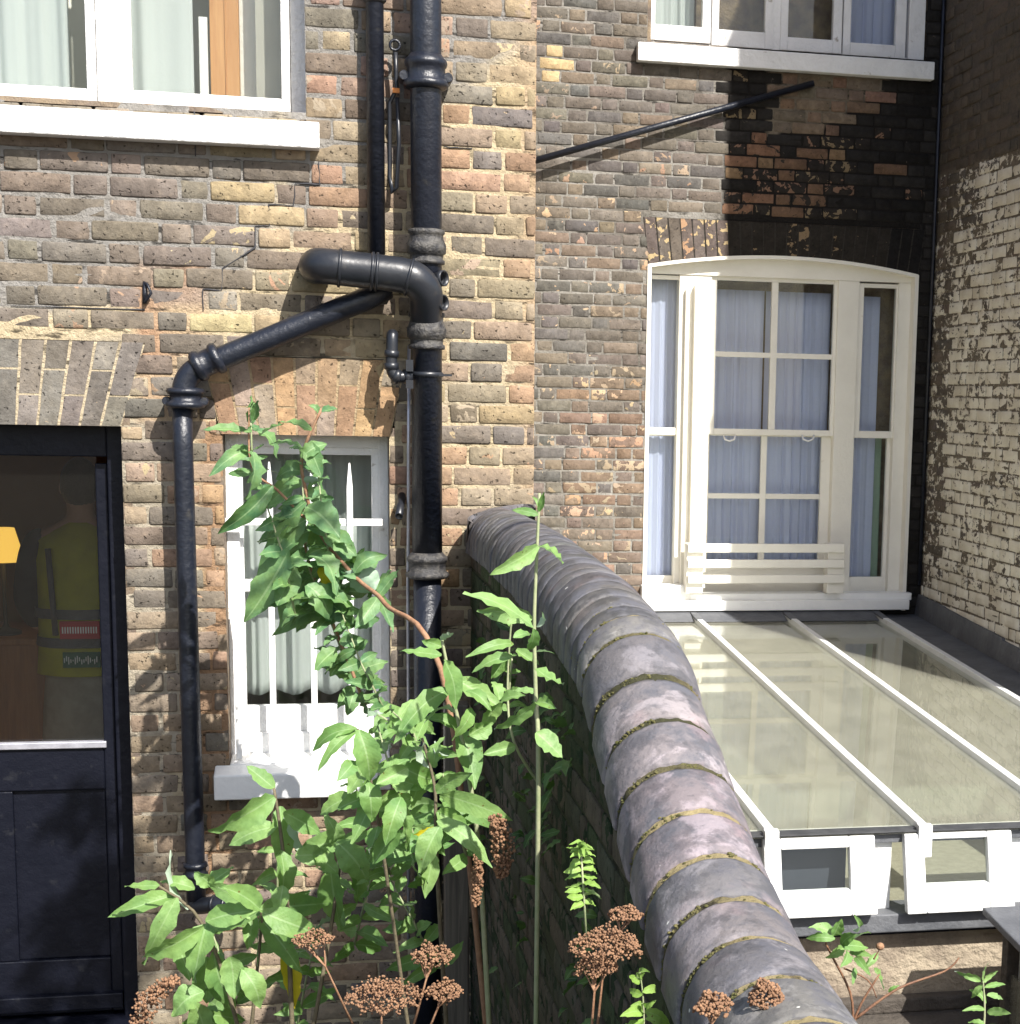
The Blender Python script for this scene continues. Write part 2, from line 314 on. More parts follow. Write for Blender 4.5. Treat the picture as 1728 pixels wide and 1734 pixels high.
# ================================================================ relief brickwork
def brickwork(parent, O, U, Nn, u0, u1, z0, z1, colf, morf, ops=(), bm='brick', name='wall', seed=1, course=0.075, top=None, cell=0.036):
    rng = random.Random(seed); O = Vector(O); U = Vector(U); Nn = Vector(Nn)
    B = MB(); bc = []; sc = []
    rows = int((z1 - z0) / course + 0.5)
    def clip(ua, ub, za, zb):
        L = [(ua, ub, za, zb)]
        for (oa, ob, pa, pb) in ops:
            R = []
            for (a, b, c, d) in L:
                if b <= oa or a >= ob or d <= pa or c >= pb: R.append((a, b, c, d)); continue
                ov = min(d, pb) - max(c, pa)
                if ov < 0.4 * (d - c):
                    if pb < d and c < pb: R.append((a, b, pb + 0.002, d))
                    elif c < pa: R.append((a, b, c, pa - 0.002))
                    continue
                if a < oa - 0.02: R.append((a, oa, c, d))
                if b > ob + 0.02: R.append((ob, b, c, d))
            L = R
        return L
    for r in range(rows):
        za = z0 + r * course + 0.004; zb = za + course - 0.0095
        u = u0 - rng.random() * 0.02 - (0.169 if r % 2 else 0.0); k = 0
        while u < u1:
            w = 0.215 if k % 2 == 0 else 0.1025
            w += rng.uniform(-0.012, 0.012); k += 1
            ua, ub = max(u, u0), min(u + w, u1); jt = rng.uniform(0.007, 0.012); u += w + jt
            if ub - ua < 0.02: continue
            dz = rng.uniform(-0.002, 0.002)
            for (a, b, c, d) in clip(ua, ub, za + dz, zb + dz):
                if b - a < 0.018 or d - c < 0.012: continue
                um, zm = (a + b) / 2, (c + d) / 2
                if top and zm > top(um): continue
                Pm = O + U * um; col, spc, amt, rel = colf(Pm.x, Pm.y, zm, rng)
                nin = max(1, int((b - a) / (cell * 1.5))); ar = min(.0055, (b - a) * .2, (d - c) * .2)
                US = [a] + [a + ar + (b - a - 2 * ar) * i / nin for i in range(nin + 1)] + [b]; ZS = [c, c + ar, (c + d) / 2, d - ar, d]; nx = len(US) - 1; nz = 4
                base = rng.uniform(-0.002, 0.002) + rel; i0 = len(B.v)
                lip = 0.003
                for j in range(nz + 1):
                    for i in range(nx + 1):
                        uu = US[i]; zz = ZS[j]
                        edge = i in (0, nx) or j in (0, nz); corner = i in (0, nx) and j in (0, nz)
                        nv = noise.noise_vector(Vector((uu * 19 + seed * 7, zz * 19, rng.random() * 0.2)))
                        n2 = noise.noise(Vector((uu * 45, zz * 45, seed)))
                        q = 0.003 if edge else 0.0
                        if corner: uu += (0.002 if i == 0 else -0.002); zz += (0.002 if j == 0 else -0.002)
                        dd = base + n2 * 0.0022 - (lip + max(0, nv.z - .1) * 0.008 if edge else 0)
                        p = O + U * (uu + nv.x * q) + Nn * dd; B.v.append((p.x, p.y, zz + nv.y * q))
                for j in range(nz):
                    for i in range(nx):
                        q = i0 + j * (nx + 1) + i; B.face([q, q + 1, q + nx + 2, q + nx + 1], True)
                ring = [i0 + i for i in range(nx + 1)] + [i0 + j * (nx + 1) + nx for j in range(1, nz + 1)] + [i0 + nz * (nx + 1) + i for i in range(nx - 1, -1, -1)] + [i0 + j * (nx + 1) for j in range(nz - 1, 0, -1)]
                s0 = len(B.v)
                for q in ring: p = Vector(B.v[q]) - Nn * 0.02; B.v.append(tuple(p))
                L = len(ring)
                for q in range(L): B.face([ring[q], s0 + q, s0 + (q + 1) % L, ring[(q + 1) % L]])
                B.att('bcol', (*col, 1)); B.att('scol', (*spc, amt))
    wall = B.build(name, M[bm], parent)
    # mortar bed
    Mo = MB(); us = set(); zs = set(); k = u0
    while k < u1: us.add(round(k, 5)); k += 0.04
    us.add(round(u1, 5)); k = z0
    while k < z1: zs.add(round(k, 5)); k += course / 2
    zs.add(round(z1, 5))
    for o in ops:
        for q in o[:2]:
            if u0 < q < u1: us.add(round(q, 5))
        for q in o[2:]:
            if z0 < q < z1: zs.add(round(q, 5))
    us = sorted(us); zs = sorted(zs); idx = {}; cl = []
    def vid(i, j):
        if (i, j) not in idx:
            u, z = us[i], zs[j]; d = -0.0035 + 0.0035 * noise.noise(Vector((u * 6, z * 25, seed + 3.3)))
            p = O + U * u + Nn * d; idx[(i, j)] = len(Mo.v); Mo.v.append((p.x, p.y, z)); c = morf(p.x, p.y, z); cl.append((*c, 1))
        return idx[(i, j)]
    for i in range(len(us) - 1):
        for j in range(len(zs) - 1):
            um, zm = (us[i] + us[i + 1]) / 2, (zs[j] + zs[j + 1]) / 2
            if any(o[0] < um < o[1] and o[2] < zm < o[3] for o in ops): continue
            if top and zm > top(um) + 0.03: continue
            Mo.face([vid(i, j), vid(i + 1, j), vid(i + 1, j + 1), vid(i, j + 1)], True)
    Mo.a['bcol'] = cl; Mo.a['scol'] = [(c[0], c[1], c[2], 0.45 if bm == 'pbrick' else 0) for c in cl]
    Mo.build('mortar', M['mortar'] if bm != 'pbrick' else M['pbrick'], wall if False else parent)
    return wall
def voussoirs(parent, Y, xs_b, xs_t, zb, zt, colf, mcol, seed=5, split=True, proud=0.004, curve_b=None, curve_t=None):
    B = MB(); rng = random.Random(seed); n = len(xs_b) - 1
    cb = curve_b or (lambda x: zb); ct = curve_t or (lambda x: zt)
    def pt(s, t):          # s in voussoir units, t 0..1
        i = min(int(s), n - 1); f = s - i
        xb = xs_b[i] + (xs_b[i + 1] - xs_b[i]) * f; xt = xs_t[i] + (xs_t[i + 1] - xs_t[i]) * f
        return (xb + (xt - xb) * t, cb(xb) + (ct(xt) - cb(xb)) * t)
    for i in range(n):
        cuts = [0.0, 1.0]
        if split: cuts = [0.0, 0.36 if i % 2 else 0.66, 1.0]
        for k in range(len(cuts) - 1):
            t0, t1 = cuts[k] + (0.012 if k else 0), cuts[k + 1] - (0.012 if k < len(cuts) - 2 else 0)
            col, spc, amt, rel = colf(xs_b[i], Y, (zb + zt) / 2, rng); i0 = len(B.v); NT, NS = 6, 2
            g0, g1 = i + 0.06, i + 0.94; base = rng.uniform(-0.002, 0.001)
            for a in range(NT + 1):
                for b in range(NS + 1):
                    x, z = pt(g0 + (g1 - g0) * b / NS, t0 + (t1 - t0) * a / NT)
                    e = a in (0, NT) or b in (0, NS)
                    x += noise.noise(Vector((x * 30, z * 30, i))) * 0.0025 if e else 0
                    B.v.append((x, Y - proud + (0.0015 if e else 0) + base, z))
            for a in range(NT):
                for b in range(NS):
                    q = i0 + a * (NS + 1) + b; B.face([q, q + 1, q + NS + 2, q + NS + 1], True)
            B.att('bcol', (*col, 1)); B.att('scol', (*spc, amt))
    B.build('brick_arch', M['brick'], parent)
    Q = MB(); K = n * 2
    for k in range(K + 1):
        for t in (0, 1):
            x, z = pt(n * k / K if k < K else n - 1e-6, t); Q.v.append((x, Y + 0.003 - proud, z))
    for k in range(K): Q.face([2 * k, 2 * k + 2, 2 * k + 3, 2 * k + 1])
    Q.att('bcol', (*mcol, 1)); Q.att('scol', (*mcol, 0)); Q.build('arch_mortar', M['mortar'], parent)
def lerp(a, b, t): t = max(0, min(1, t)); return tuple(a[i] + (b[i] - a[i]) * t for i in range(3))
def jit(c, rng, s=0.15):
    g_ = sum(c) / 3; c = tuple(x * .86 + g_ * .14 for x in c)
    k = 1 + rng.uniform(-s, s); return tuple(max(0.004, x * k * (1 + rng.uniform(-0.04, 0.04))) for x in c)
GREY = (0.165, 0.145, 0.125); GBR = (0.19, 0.155, 0.12); TAN = (0.32, 0.245, 0.165); YEL = (0.40, 0.305, 0.17); ORA = (0.36, 0.225, 0.135); PINK = (0.33, 0.22, 0.17); SLATE = (0.12, 0.11, 0.105)
def colA(x, y, z, rng):
    px, py = proj((x, y, z)); r = rng.random()
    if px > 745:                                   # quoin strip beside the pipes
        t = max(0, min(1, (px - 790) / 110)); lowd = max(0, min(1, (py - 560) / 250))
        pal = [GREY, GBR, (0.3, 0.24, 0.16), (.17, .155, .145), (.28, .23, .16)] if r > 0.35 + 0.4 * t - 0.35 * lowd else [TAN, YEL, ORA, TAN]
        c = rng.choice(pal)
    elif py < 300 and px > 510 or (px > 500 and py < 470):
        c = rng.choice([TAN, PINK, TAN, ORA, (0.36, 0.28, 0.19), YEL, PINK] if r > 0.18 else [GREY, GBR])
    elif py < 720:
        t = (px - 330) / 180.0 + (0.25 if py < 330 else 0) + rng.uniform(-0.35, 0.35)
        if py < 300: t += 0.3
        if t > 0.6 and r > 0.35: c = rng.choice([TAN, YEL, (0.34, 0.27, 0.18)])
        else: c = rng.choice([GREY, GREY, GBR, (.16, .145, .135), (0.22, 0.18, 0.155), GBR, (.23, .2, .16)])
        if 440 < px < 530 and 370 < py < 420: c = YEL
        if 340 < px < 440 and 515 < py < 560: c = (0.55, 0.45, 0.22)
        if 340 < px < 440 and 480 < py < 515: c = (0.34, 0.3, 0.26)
    elif px > 340 and py < 1050: c = rng.choice([ORA, (0.42, 0.25, 0.12), TAN, GBR, ORA])
    elif px < 300: c = rng.choice([(0.31, 0.25, 0.18), GBR, TAN, (0.28, 0.22, 0.17), GREY, (0.36, 0.27, 0.18)])
    else: c = rng.choice([TAN, GBR, ORA, (0.3, 0.22, 0.15), GREY])
    c = lerp(c, (.25, .2, .145), .25)
    return jit(c, rng, 0.12), jit(rng.choice([TAN, ORA, YEL]), rng, 0.1), rng.choice([0, 0, 0.1, 0.25, 0.32]) * (1 if r > 0.4 else 0.5), rng.uniform(-0.001, 0.001)
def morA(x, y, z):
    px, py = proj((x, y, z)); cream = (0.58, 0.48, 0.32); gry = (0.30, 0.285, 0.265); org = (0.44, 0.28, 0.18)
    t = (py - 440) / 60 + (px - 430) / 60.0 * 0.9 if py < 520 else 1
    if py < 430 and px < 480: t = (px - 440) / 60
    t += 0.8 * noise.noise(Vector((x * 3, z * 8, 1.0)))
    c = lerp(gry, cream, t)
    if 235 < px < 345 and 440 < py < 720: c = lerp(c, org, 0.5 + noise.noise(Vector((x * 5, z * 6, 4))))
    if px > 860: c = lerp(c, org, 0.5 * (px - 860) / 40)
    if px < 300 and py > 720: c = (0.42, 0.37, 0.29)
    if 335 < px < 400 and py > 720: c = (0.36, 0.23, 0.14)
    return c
# ================================================================ near house (A)
houseA = thing('brick_house', 'sunlit yellow brick house with black pipes and black door', 'house', (-1.0, YA, 0))
dT = P(100, 720, YA).z; dR = -0.758; dL = -1.72
wL, wR, wT, wB = P(382, 1000, YA).x, P(661, 1000, YA).x, P(520, 737, YA).z, P(480, 1300, YA).z
uR, uB = P(517, 100, YA).x, P(300, 178, YA).z; uL = -2.2; uT = uB + 1.7
opsA = [(dL, dR, 0, dT), (wL, wR, wB, wT), (uL, uR, uB, uT),
        (dL - 0.01, dR + 0.01, dT, dT + 0.292), (wL - 0.02, wR + 0.02, wT, wT + 0.275)]
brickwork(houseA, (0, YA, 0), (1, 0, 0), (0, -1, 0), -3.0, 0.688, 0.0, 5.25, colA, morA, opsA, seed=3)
def colvA(x, y, z, rng): return jit(rng.choice([(.2, .18, .155), (0.22, 0.195, 0.165), GREY, (0.21, 0.19, 0.17)]), rng, 0.08), TAN, rng.choice([0, 0.1]), 0
def colvB(x, y, z, rng): return jit(rng.choice([TAN, ORA, (0.40, 0.29, 0.17), (0.34, 0.27, 0.2), (0.44, 0.28, 0.14)]), rng, 0.08), YEL, rng.choice([0, 0.2]), 0
nv = 14; c_ = (dL + dR) / 2; hw = (dR - dL) / 2 + 0.002
voussoirs(houseA, YA, [c_ - hw + 2 * hw * i / nv for i in range(nv + 1)], [c_ + (-hw + 2 * hw * i / nv) * 1.18 for i in range(nv + 1)], dT, dT + 0.29, colvA, (0.56, 0.47, 0.33))
nv = 9; c2_ = (wL + wR) / 2; hw2 = (wR - wL) / 2 + 0.004
voussoirs(houseA, YA, [c2_ - hw2 + 2 * hw2 * i / nv for i in range(nv + 1)], [c2_ + (-hw2 + 2 * hw2 * i / nv) * 1.2 for i in range(nv + 1)], wT, wT + 0.272, colvB, (0.46, 0.35, 0.22), seed=8)
# reveals + flank and back of the house
def reveal(parent, x0, x1, z0, z1, Y, d, m='plainbrick', sides='LRTB'):
    q = MB(); t = 0.03
    if 'L' in sides: q.box(x0 - t, x0, Y + 0.004, Y + d, z0, z1)
    if 'R' in sides: q.box(x1, x1 + t, Y + 0.004, Y + d, z0, z1)
    if 'T' in sides: q.box(x0 - t, x1 + t, Y + 0.004, Y + d, z1, z1 + t)
    if 'B' in sides: q.box(x0 - t, x1 + t, Y + 0.004, Y + d, z0 - t, z0)
    return q.build('reveal', M[m], parent)
reveal(houseA, dL, dR, 0, dT, YA, 0.3, 'plainbrick', 'LRT'); reveal(houseA, wL, wR, wB, wT, YA, 0.25); reveal(houseA, uL, uR, uB, uT, YA, 0.25)
def room(parent, x0, x1, y0, y1, z0, z1, m):      # box open to the front, walls 5 cm thick
    q = MB(); t = 0.05
    q.box(x0 - t, x0, y0, y1, z0, z1); q.box(x1, x1 + t, y0, y1, z0, z1); q.box(x0 - t, x1 + t, y1, y1 + t, z0 - t, z1 + t)
    q.box(x0 - t, x1 + t, y0, y1, z0 - t, z0); q.box(x0 - t, x1 + t, y0, y1, z1, z1 + t)
    return q.build('room', M[m], parent)
def surround(parent, x0, x1, z0, z1, y, ox0, ox1, oz0, oz1, m):   # inner face round an opening
    q = MB(); a, b = y - 0.05, y
    q.box(x0, ox0, a, b, z0, z1); q.box(ox1, x1, a, b, z0, z1); q.box(ox0, ox1, a, b, oz1, z1)
    if oz0 > z0: q.box(ox0, ox1, a, b, z0, oz0)
    q.build('inner_wall', M[m], parent)
room(houseA, -3.2, -0.52, YA + 0.35, 9.6, 0.33, 2.62, 'room'); surround(houseA, -3.2, -0.52, 0.33, 2.62, YA + 0.35, dL, dR, 0.33, dT, 'room')
room(houseA, -0.46, 0.55, YA + 0.3, 8.4, 0.15, 2.62, 'roompale'); surround(houseA, -0.46, 0.55, 0.15, 2.62, YA + 0.3, wL, wR, wB, wT, 'roompale')
room(houseA, -3.2, 0.55, YA + 0.3, 6.85, 2.75, 5.2, 'roompale'); surround(houseA, -3.2, 0.55, 2.75, 5.2, YA + 0.3, uL, uR, uB, uT, 'roompale')
q = MB(); q.box(0.62, 0.684, YA + 0.006, YB, 0, 6.8); q.box(-3.4, 0.62, 9.75, YB + 1, 0, 6.8); q.box(-3.4, 0.684, YA + 0.006, 9.75, 6.6, 6.8); q.box(-3.4, -3.3, YA, 9.75, 0, 6.6)
q.box(-3.3, 0.62, YA + 0.01, YA + 0.2, 5.25, 6.6)
q.build('flank_wall', M['plainbrick'], houseA)
# ---- upper window
def part(name, parent, loc=(0, 0, 0)):
    o = bpy.data.objects.new(name, None); COL.objects.link(o); o.parent = parent; o.location = Vector(loc) - Vector(parent.location); o.empty_display_size = 0.05; return o
Yw = YA + 0.12
w1 = part('window', houseA, (uR, Yw, uB))
f = MB()
f.pbox(489, -400, 518, 197, Yw, Yw + 0.09); f.pbox(157, -400, 200, 184, Yw - 0.01, Yw + 0.09)
f.box(uL, uR, Yw + 0.002, Yw + 0.09, uB - 0.01, P(300, 181, Yw).z); f.box(uL, uL + 0.06, Yw, Yw + 0.09, uB, uT); f.box(uL, uR, Yw, Yw + 0.09, uT - 0.06, uT)
f.build('frame', M['oldwhite'], w1, 0.004)
sl = MB(); ZS1, ZS0 = P(270, 192, YA - 0.07).z, P(270, 237, YA - 0.07).z
xs = P(541, 230, YA - 0.07).x
sl.hexa([(uL - 0.08, YA - 0.07, ZS0), (xs, YA - 0.07, ZS0), (xs, YA + 0.004, ZS0), (uL - 0.08, YA + 0.004, ZS0), (uL - 0.08, YA - 0.07, ZS1), (xs, YA - 0.07, ZS1), (xs, YA + 0.004, ZS1 + 0.012), (uL - 0.08, YA + 0.004, ZS1 + 0.012)])
sl.box(uL, uR - 0.001, YA + 0.004, Yw + 0.05, ZS0, uB - 0.011)
sl.build('sill', M['oldwhite'], w1, 0.006)
def casement(parent, x0, y0, x1, y1, Y, gx0, gy0, gx1, gy1, m='white', name='casement', dep=0.05, gl='glass', open_=0):
    c = MB(); xm = (gx0 + gx1) / 2
    X0, X1, GX0, GX1 = P(x0, (y0 + y1) / 2, Y).x, P(x1, (y0 + y1) / 2, Y).x, P(gx0, (gy0 + gy1) / 2, Y).x, P(gx1, (gy0 + gy1) / 2, Y).x
    Z1, Z0, GZ1, GZ0 = P(xm, y0, Y).z, P(xm, y1, Y).z, P(xm, gy0, Y).z, P(xm, gy1, Y).z
    c.box(X0, GX0, Y, Y + dep, Z0, Z1); c.box(GX1, X1, Y, Y + dep, Z0, Z1); c.box(GX0, GX1, Y + 0.001, Y + dep, Z0, GZ0); c.box(GX0, GX1, Y + 0.001, Y + dep, GZ1, Z1)
    o = c.build(name, M[m], parent, 0.004)
    g_ = MB(); g_.box(GX0 - 0.004, GX1 + 0.004, Y + dep * 0.5, Y + dep * 0.5 + 0.004, GZ0 - 0.004, GZ1 + 0.004); g_.build('pane', M[gl], parent)
    return o, (GX0, GX1, GZ0, GZ1)
casement(w1, 192, -380, 488, 187, Yw - 0.012, 217, -350, 473, 159, 'oldwhite')
casement(w1, -230, -380, 155, 170, Yw - 0.02, -200, -350, 139, 139, 'oldwhite')
def curtain(name, label, group, x0, x1, z0, z1, Y, folds, amp, m, seed=0, wav=0.0, sag=0.0):
    rng = random.Random(seed); q = MB(); nx = max(24, folds * 12); nz = 14; ph = [rng.uniform(0, 6.28) for _ in range(6)]
    for j in range(nz + 1):
        t = j / nz
        for i in range(nx + 1):
            s = i / nx; fr = 2 * math.pi * folds * (s + 0.03 * math.sin(5 * s + ph[0]))
            a = amp * (0.55 + 0.45 * (1 - t)) * (0.6 + 0.4 * math.sin(7 * s + ph[1]))
            y = Y + a * math.sin(fr + 0.25 * math.sin(3 * t + ph[2])) + 0.35 * a * math.sin(2.3 * fr + ph[3] + t)
            x = x0 + (x1 - x0) * s + 0.25 * a * math.cos(fr)
            zb = z0 + wav * math.sin(fr * 0.5 + ph[4]) * (1 - t) + sag * s
            q.v.append((x, y, zb + (z1 - zb) * t))
    for j in range(nz):
        for i in range(nx):
            b = j * (nx + 1) + i; q.face([b, b + 1, b + nx + 2, b + nx + 1], True)
    o = q.build(name, M[m]); sm = o.modifiers.new('s', 'SOLIDIFY'); sm.thickness = 0.002
    return setp(o, label, 'curtain', group)
def pxr(x0, x1, Y, y=300): return P(x0, y, Y).x, P(x1, y, Y).x
a, b = pxr(-220, 116, Yw + 0.16, 60); curtain('curtain', 'pale curtain with soft folds behind left casement of sunlit upper window', 'pale curtains', a, b, uB - 0.1, uT, Yw + 0.16, 7, 0.03, 'curtain', 1)
a, b = pxr(205, 326, Yw + 0.14, 60); curtain('curtain', 'pale creased curtain beside the orange wooden board in sunlit upper window', 'pale curtains', a, b, uB - 0.1, uT, Yw + 0.14, 2, 0.015, 'curtain', 2)
q = MB(); q.pbox(352, -400, 402, 230, Yw + 0.2, Yw + 0.235); q.pbox(377, -400, 380, 230, Yw + 0.195, Yw + 0.21)
setp(q.build('wooden_board', M['pine'], None, 0.004), 'upright orange pine board standing behind sunlit upper window', 'board')
q = MB(); q.pbox(338, 28, 353, 230, Yw + 0.185, Yw + 0.20); setp(q.build('board', M['white'], None, 0.002), 'narrow white strip of board leaning beside the orange pine board', 'board')
q = MB(); q.pbox(403, -400, 432, 260, Yw + 0.22, Yw + 0.25); setp(q.build('board', M['cream'], None, 0.002), 'cream board standing to the right of orange pine board', 'board')
q = MB(); q.box(P(433, 60, Yw + .12).x, uR - .002, Yw + .12, Yw + .13, uB + .002, uT - .002); q.build('inner_lining', noisy('taupe lining', (.46, .44, .38), (.40, .38, .33), 3, .9), houseA)
def jz(z): return round(z / .075) * .075
for pl in (((18, 505), (245, 510)), ((540, 268), (541, 300), (500, 305), (498, 342), (456, 345), (456, 378), (432, 380), (432, 418), (376, 442), (376, 482), (344, 486), (344, 520)), ((752, 235), (800, 236)), ((330, 200), (331, 262))):
    q = MB(); L = [P(a_, b_, YA - .001) for a_, b_ in pl]; pts_ = []
    for i_, v_ in enumerate(L): pts_.append(Vector((v_.x, YA - .0005, jz(v_.z))))
    dense = [];
    for i_ in range(len(pts_) - 1):
        for k_ in range(5): w_ = pts_[i_].lerp(pts_[i_ + 1], k_ / 5); dense.append(w_ + Vector((noise.noise(w_ * 31) * .004, 0, noise.noise(w_ * 43) * .0035)))
    dense.append(pts_[-1]); q.tube(dense, [.0012 + .0022 * abs(noise.noise(v_ * 17)) * 2 for v_ in dense], 5); q.build('joint_gap', M['roomdark'], houseA)
# ---- lower window
Yl = YA + 0.11
w2 = part('window', houseA, (wL, Yl, wB))
f = MB(); zz1 = wT
def pz(y, Y, x=520): return P(x, y, Y).z
def px2(x, Y, y=1000): return P(x, y, Y).x
fx0, fx1, fx2, fx3 = wL, px2(411, Yl), px2(640, Yl), wR
f.box(fx0, fx1 - 0.006, Yl, Yl + 0.08, wB, wT); f.box(fx2 + 0.006, fx3, Yl, Yl + 0.08, wB, wT); f.box(fx0, fx3, Yl + 0.002, Yl + 0.08, pz(757, Yl), wT); f.box(fx0, fx3, Yl + 0.002, Yl + 0.08, wB, pz(1240, Yl))
f.build('frame', M['oldwhite'], w2, 0.004)
s_ = MB(); Ys = Yl + 0.02
s_.box(fx1 - 0.02, fx1 + 0.006, Ys, Ys + 0.04, pz(1240, Yl), pz(757, Yl)); s_.box(fx2 - 0.02, fx2 + 0.02, Ys, Ys + 0.04, pz(1240, Yl), pz(757, Yl))
s_.box(fx1, fx2, Ys + 0.001, Ys + 0.04, pz(1240, Yl), pz(1196, Yl)); s_.box(fx1, fx2, Ys + 0.001, Ys + 0.04, pz(1003, Yl), pz(983, Yl)); s_.box(fx1, fx2, Ys + 0.001, Ys + 0.04, pz(770, Yl), pz(757, Yl))
s_.build('sash', M['oldwhite'], w2, 0.003)
g_ = MB(); g_.box(fx1, fx2, Ys + 0.02, Ys + 0.024, pz(1200, Yl), pz(765, Yl)); g_.build('pane', M['glass'], w2)
q = MB(); SZ1, SZ0 = P(480, 1311, YA - 0.09).z, P(480, 1353, YA - 0.09).z; sx0, sx1 = P(362, 1330, YA - 0.09).x, P(642, 1330, YA - 0.09).x
q.hexa([(sx0, YA - 0.09, SZ0), (sx1, YA - 0.09, SZ0), (sx1, YA - 0.002, SZ0), (sx0, YA - 0.002, SZ0), (sx0, YA - 0.09, SZ1), (sx1, YA - 0.09, SZ1), (sx1, YA - 0.002, SZ1 + 0.02), (sx0, YA - 0.002, SZ1 + 0.02)])
q.hexa([(wL + .002, YA - 0.002, SZ0), (wR - .002, YA - 0.002, SZ0), (wR - .002, Yl + 0.05, SZ0), (wL + .002, Yl + 0.05, SZ0), (wL + .002, YA - 0.002, SZ1 + .02), (wR - .002, YA - 0.002, SZ1 + .02), (wR - .002, Yl + 0.05, SZ1 + .045), (wL + .002, Yl + 0.05, SZ1 + .045)])
q.build('sill', M['white'], w2, 0.006)
a, b = fx1 - 0.03, fx2 + 0.02
curtain('curtain', 'pale net curtain hanging in the lower window behind white bars', 'pale curtains', a, b, pz(1182, Yl), pz(900, Yl) + 0.02, Yl + 0.13, 9, 0.012, 'curtain', 4, 0.012)
curtain('curtain', 'grey green upper curtain in the lower window behind white bars', 'pale curtains', a, b, pz(905, Yl), wT, Yl + 0.16, 10, 0.012, 'curtaingrey', 5)
# white security bars
br = thing('window_bars', 'white pointed security bars standing in front of lower window', 'window bars', (wL, YA + 0.03, wB))
Yb = YA + 0.045
for x, xb, yt in ((455, 463, 782), (523, 533, 790), (595, 596, 784), (398, 404, 1020)):
    q = MB(); x0 = P(xb, 1200, Yb).x; zt = P(x, yt, Yb).z; zb_ = SZ1 + 0.03; w_ = 0.011
    q.hexa([(x0 - w_, Yb - .005, zb_), (x0 + w_, Yb - .005, zb_), (x0 + w_, Yb + .005, zb_), (x0 - w_, Yb + .005, zb_), (x0 - w_, Yb - .005, zt - .09), (x0 + w_, Yb - .005, zt - .09), (x0 + w_, Yb + .005, zt - .09), (x0 - w_, Yb + .005, zt - .09)])
    q.hexa([(x0 - w_, Yb - .005, zt - .09), (x0 + w_, Yb - .005, zt - .09), (x0 + w_, Yb + .005, zt - .09), (x0 - w_, Yb + .005, zt - .09), (x0 - .003, Yb - .003, zt), (x0 + .003, Yb - .003, zt), (x0 + .003, Yb + .003, zt), (x0 - .003, Yb + .003, zt)])
    q.build('bar', M['white'], br, 0.002)
q = MB(); zc_ = P(520, 884, Yb + .012).z; q.box(wL, P(648, 884, Yb).x, Yb + .006, Yb + .016, zc_ - .013, zc_ + .013); q.build('cross_rail', M['white'], br, 0.002)
# ---- door
Yd = YA + 0.14
dr = part('door', houseA, (dR, Yd, 0))
q = MB(); q.box(dR - 0.065, dR, Yd - 0.03, Yd + 0.08, 0, dT); q.box(dL, dL + 0.065, Yd - 0.03, Yd + 0.08, 0, dT); q.box(dL + .065, dR - .065, Yd - 0.028, Yd + 0.08, P(100, 772, Yd).z, dT)
q.box(dL, dR, YA - 0.02, Yd + 0.08, 0.0, 0.10); q.build('door_frame', M['black'], dr, 0.005)
GX1 = P(168, 1020, Yd).x; SX1 = dR - 0.068; GZ0, GZ1 = P(90, 1262, Yd).z, P(90, 776, Yd).z
q = MB(); Yq = Yd + 0.0
q.box(GX1, SX1, Yq, Yq + 0.045, 0.11, P(190, 785, Yd).z); q.box(dL + .07, dL + .16, Yq, Yq + .045, .11, GZ1)
q.box(dL + .16, GX1, Yq + .001, Yq + .045, GZ0 - 0.17, GZ0 - .012); q.box(dL + .16, GX1, Yq + .001, Yq + .045, 0.11, 0.32); q.box(dL + .16, GX1, Yq + .018, Yq + .03, 0.32, GZ0 - .17)
q.box(-1.26, -1.19, Yq + .0015, Yq + .045, 0.32, GZ0 - .17)
q.box(dL + .07, SX1, Yq - .03, Yq, 0.13, 0.19)
q.build('leaf', M['black'], dr, 0.005)
q = MB(); q.box(dL + .15, GX1 + .01, Yq - .012, Yq + .02, GZ0 - .012, GZ0 + .012); q.build('glazing_bar', M['silver'], dr, 0.003)
q = MB(); q.box(dL + .15, GX1 + .003, Yq + .02, Yq + .024, GZ0, P(90, 776, Yd).z + .01); q.build('pane', M['glass'], dr)

# ================================================================ things inside the room behind the door
Yp = 7.9
q = MB(); t0 = P(60, 1068, 8.3); q.box(-2.6, P(96, 1100, 8.0).x, 8.05, 8.6, 0.33, t0.z - 0.03); q.box(-2.62, P(100, 1100, 8.0).x, 8.02, 8.62, t0.z - 0.03, t0.z)
setp(q.build('sideboard', M['brownwood'], None, 0.006), 'brown wooden sideboard carrying the yellow lamp inside the dark room behind the door', 'sideboard')
lx = P(4, 920, 8.2).x; lamp = thing('table_lamp', 'table lamp with yellow shade on a black stem, standing on brown sideboard', 'lamp', (lx, 8.2, t0.z))
q = MB(); q.lathe((lx, 8.2, t0.z), (0, 0, 1), [(0.07, 0), (0.07, 0.015), (0.02, 0.03), (0.009, 0.05), (0.009, P(4, 945, 8.2).z - t0.z + 0.03)]); q.build('stem', M['roomdark'], lamp)
m, t, p = nmat('lit yellow lampshade'); p.inputs['Base Color'].default_value = (0.8, 0.55, 0.12, 1); p.inputs['Emission Color'].default_value = (1.0, 0.58, 0.10, 1); p.inputs['Emission Strength'].default_value = 0.5
q = MB(); z0, z1 = P(4, 950, 8.2).z, P(4, 894, 8.2).z
n = 28; q.lathe((lx, 8.2, z0), (0, 0, 1), [(0.100, 0), (0.096, 0.005), (0.055, z1 - z0), (0.05, z1 - z0)], 28); q.build('lamp_shade', m, lamp)
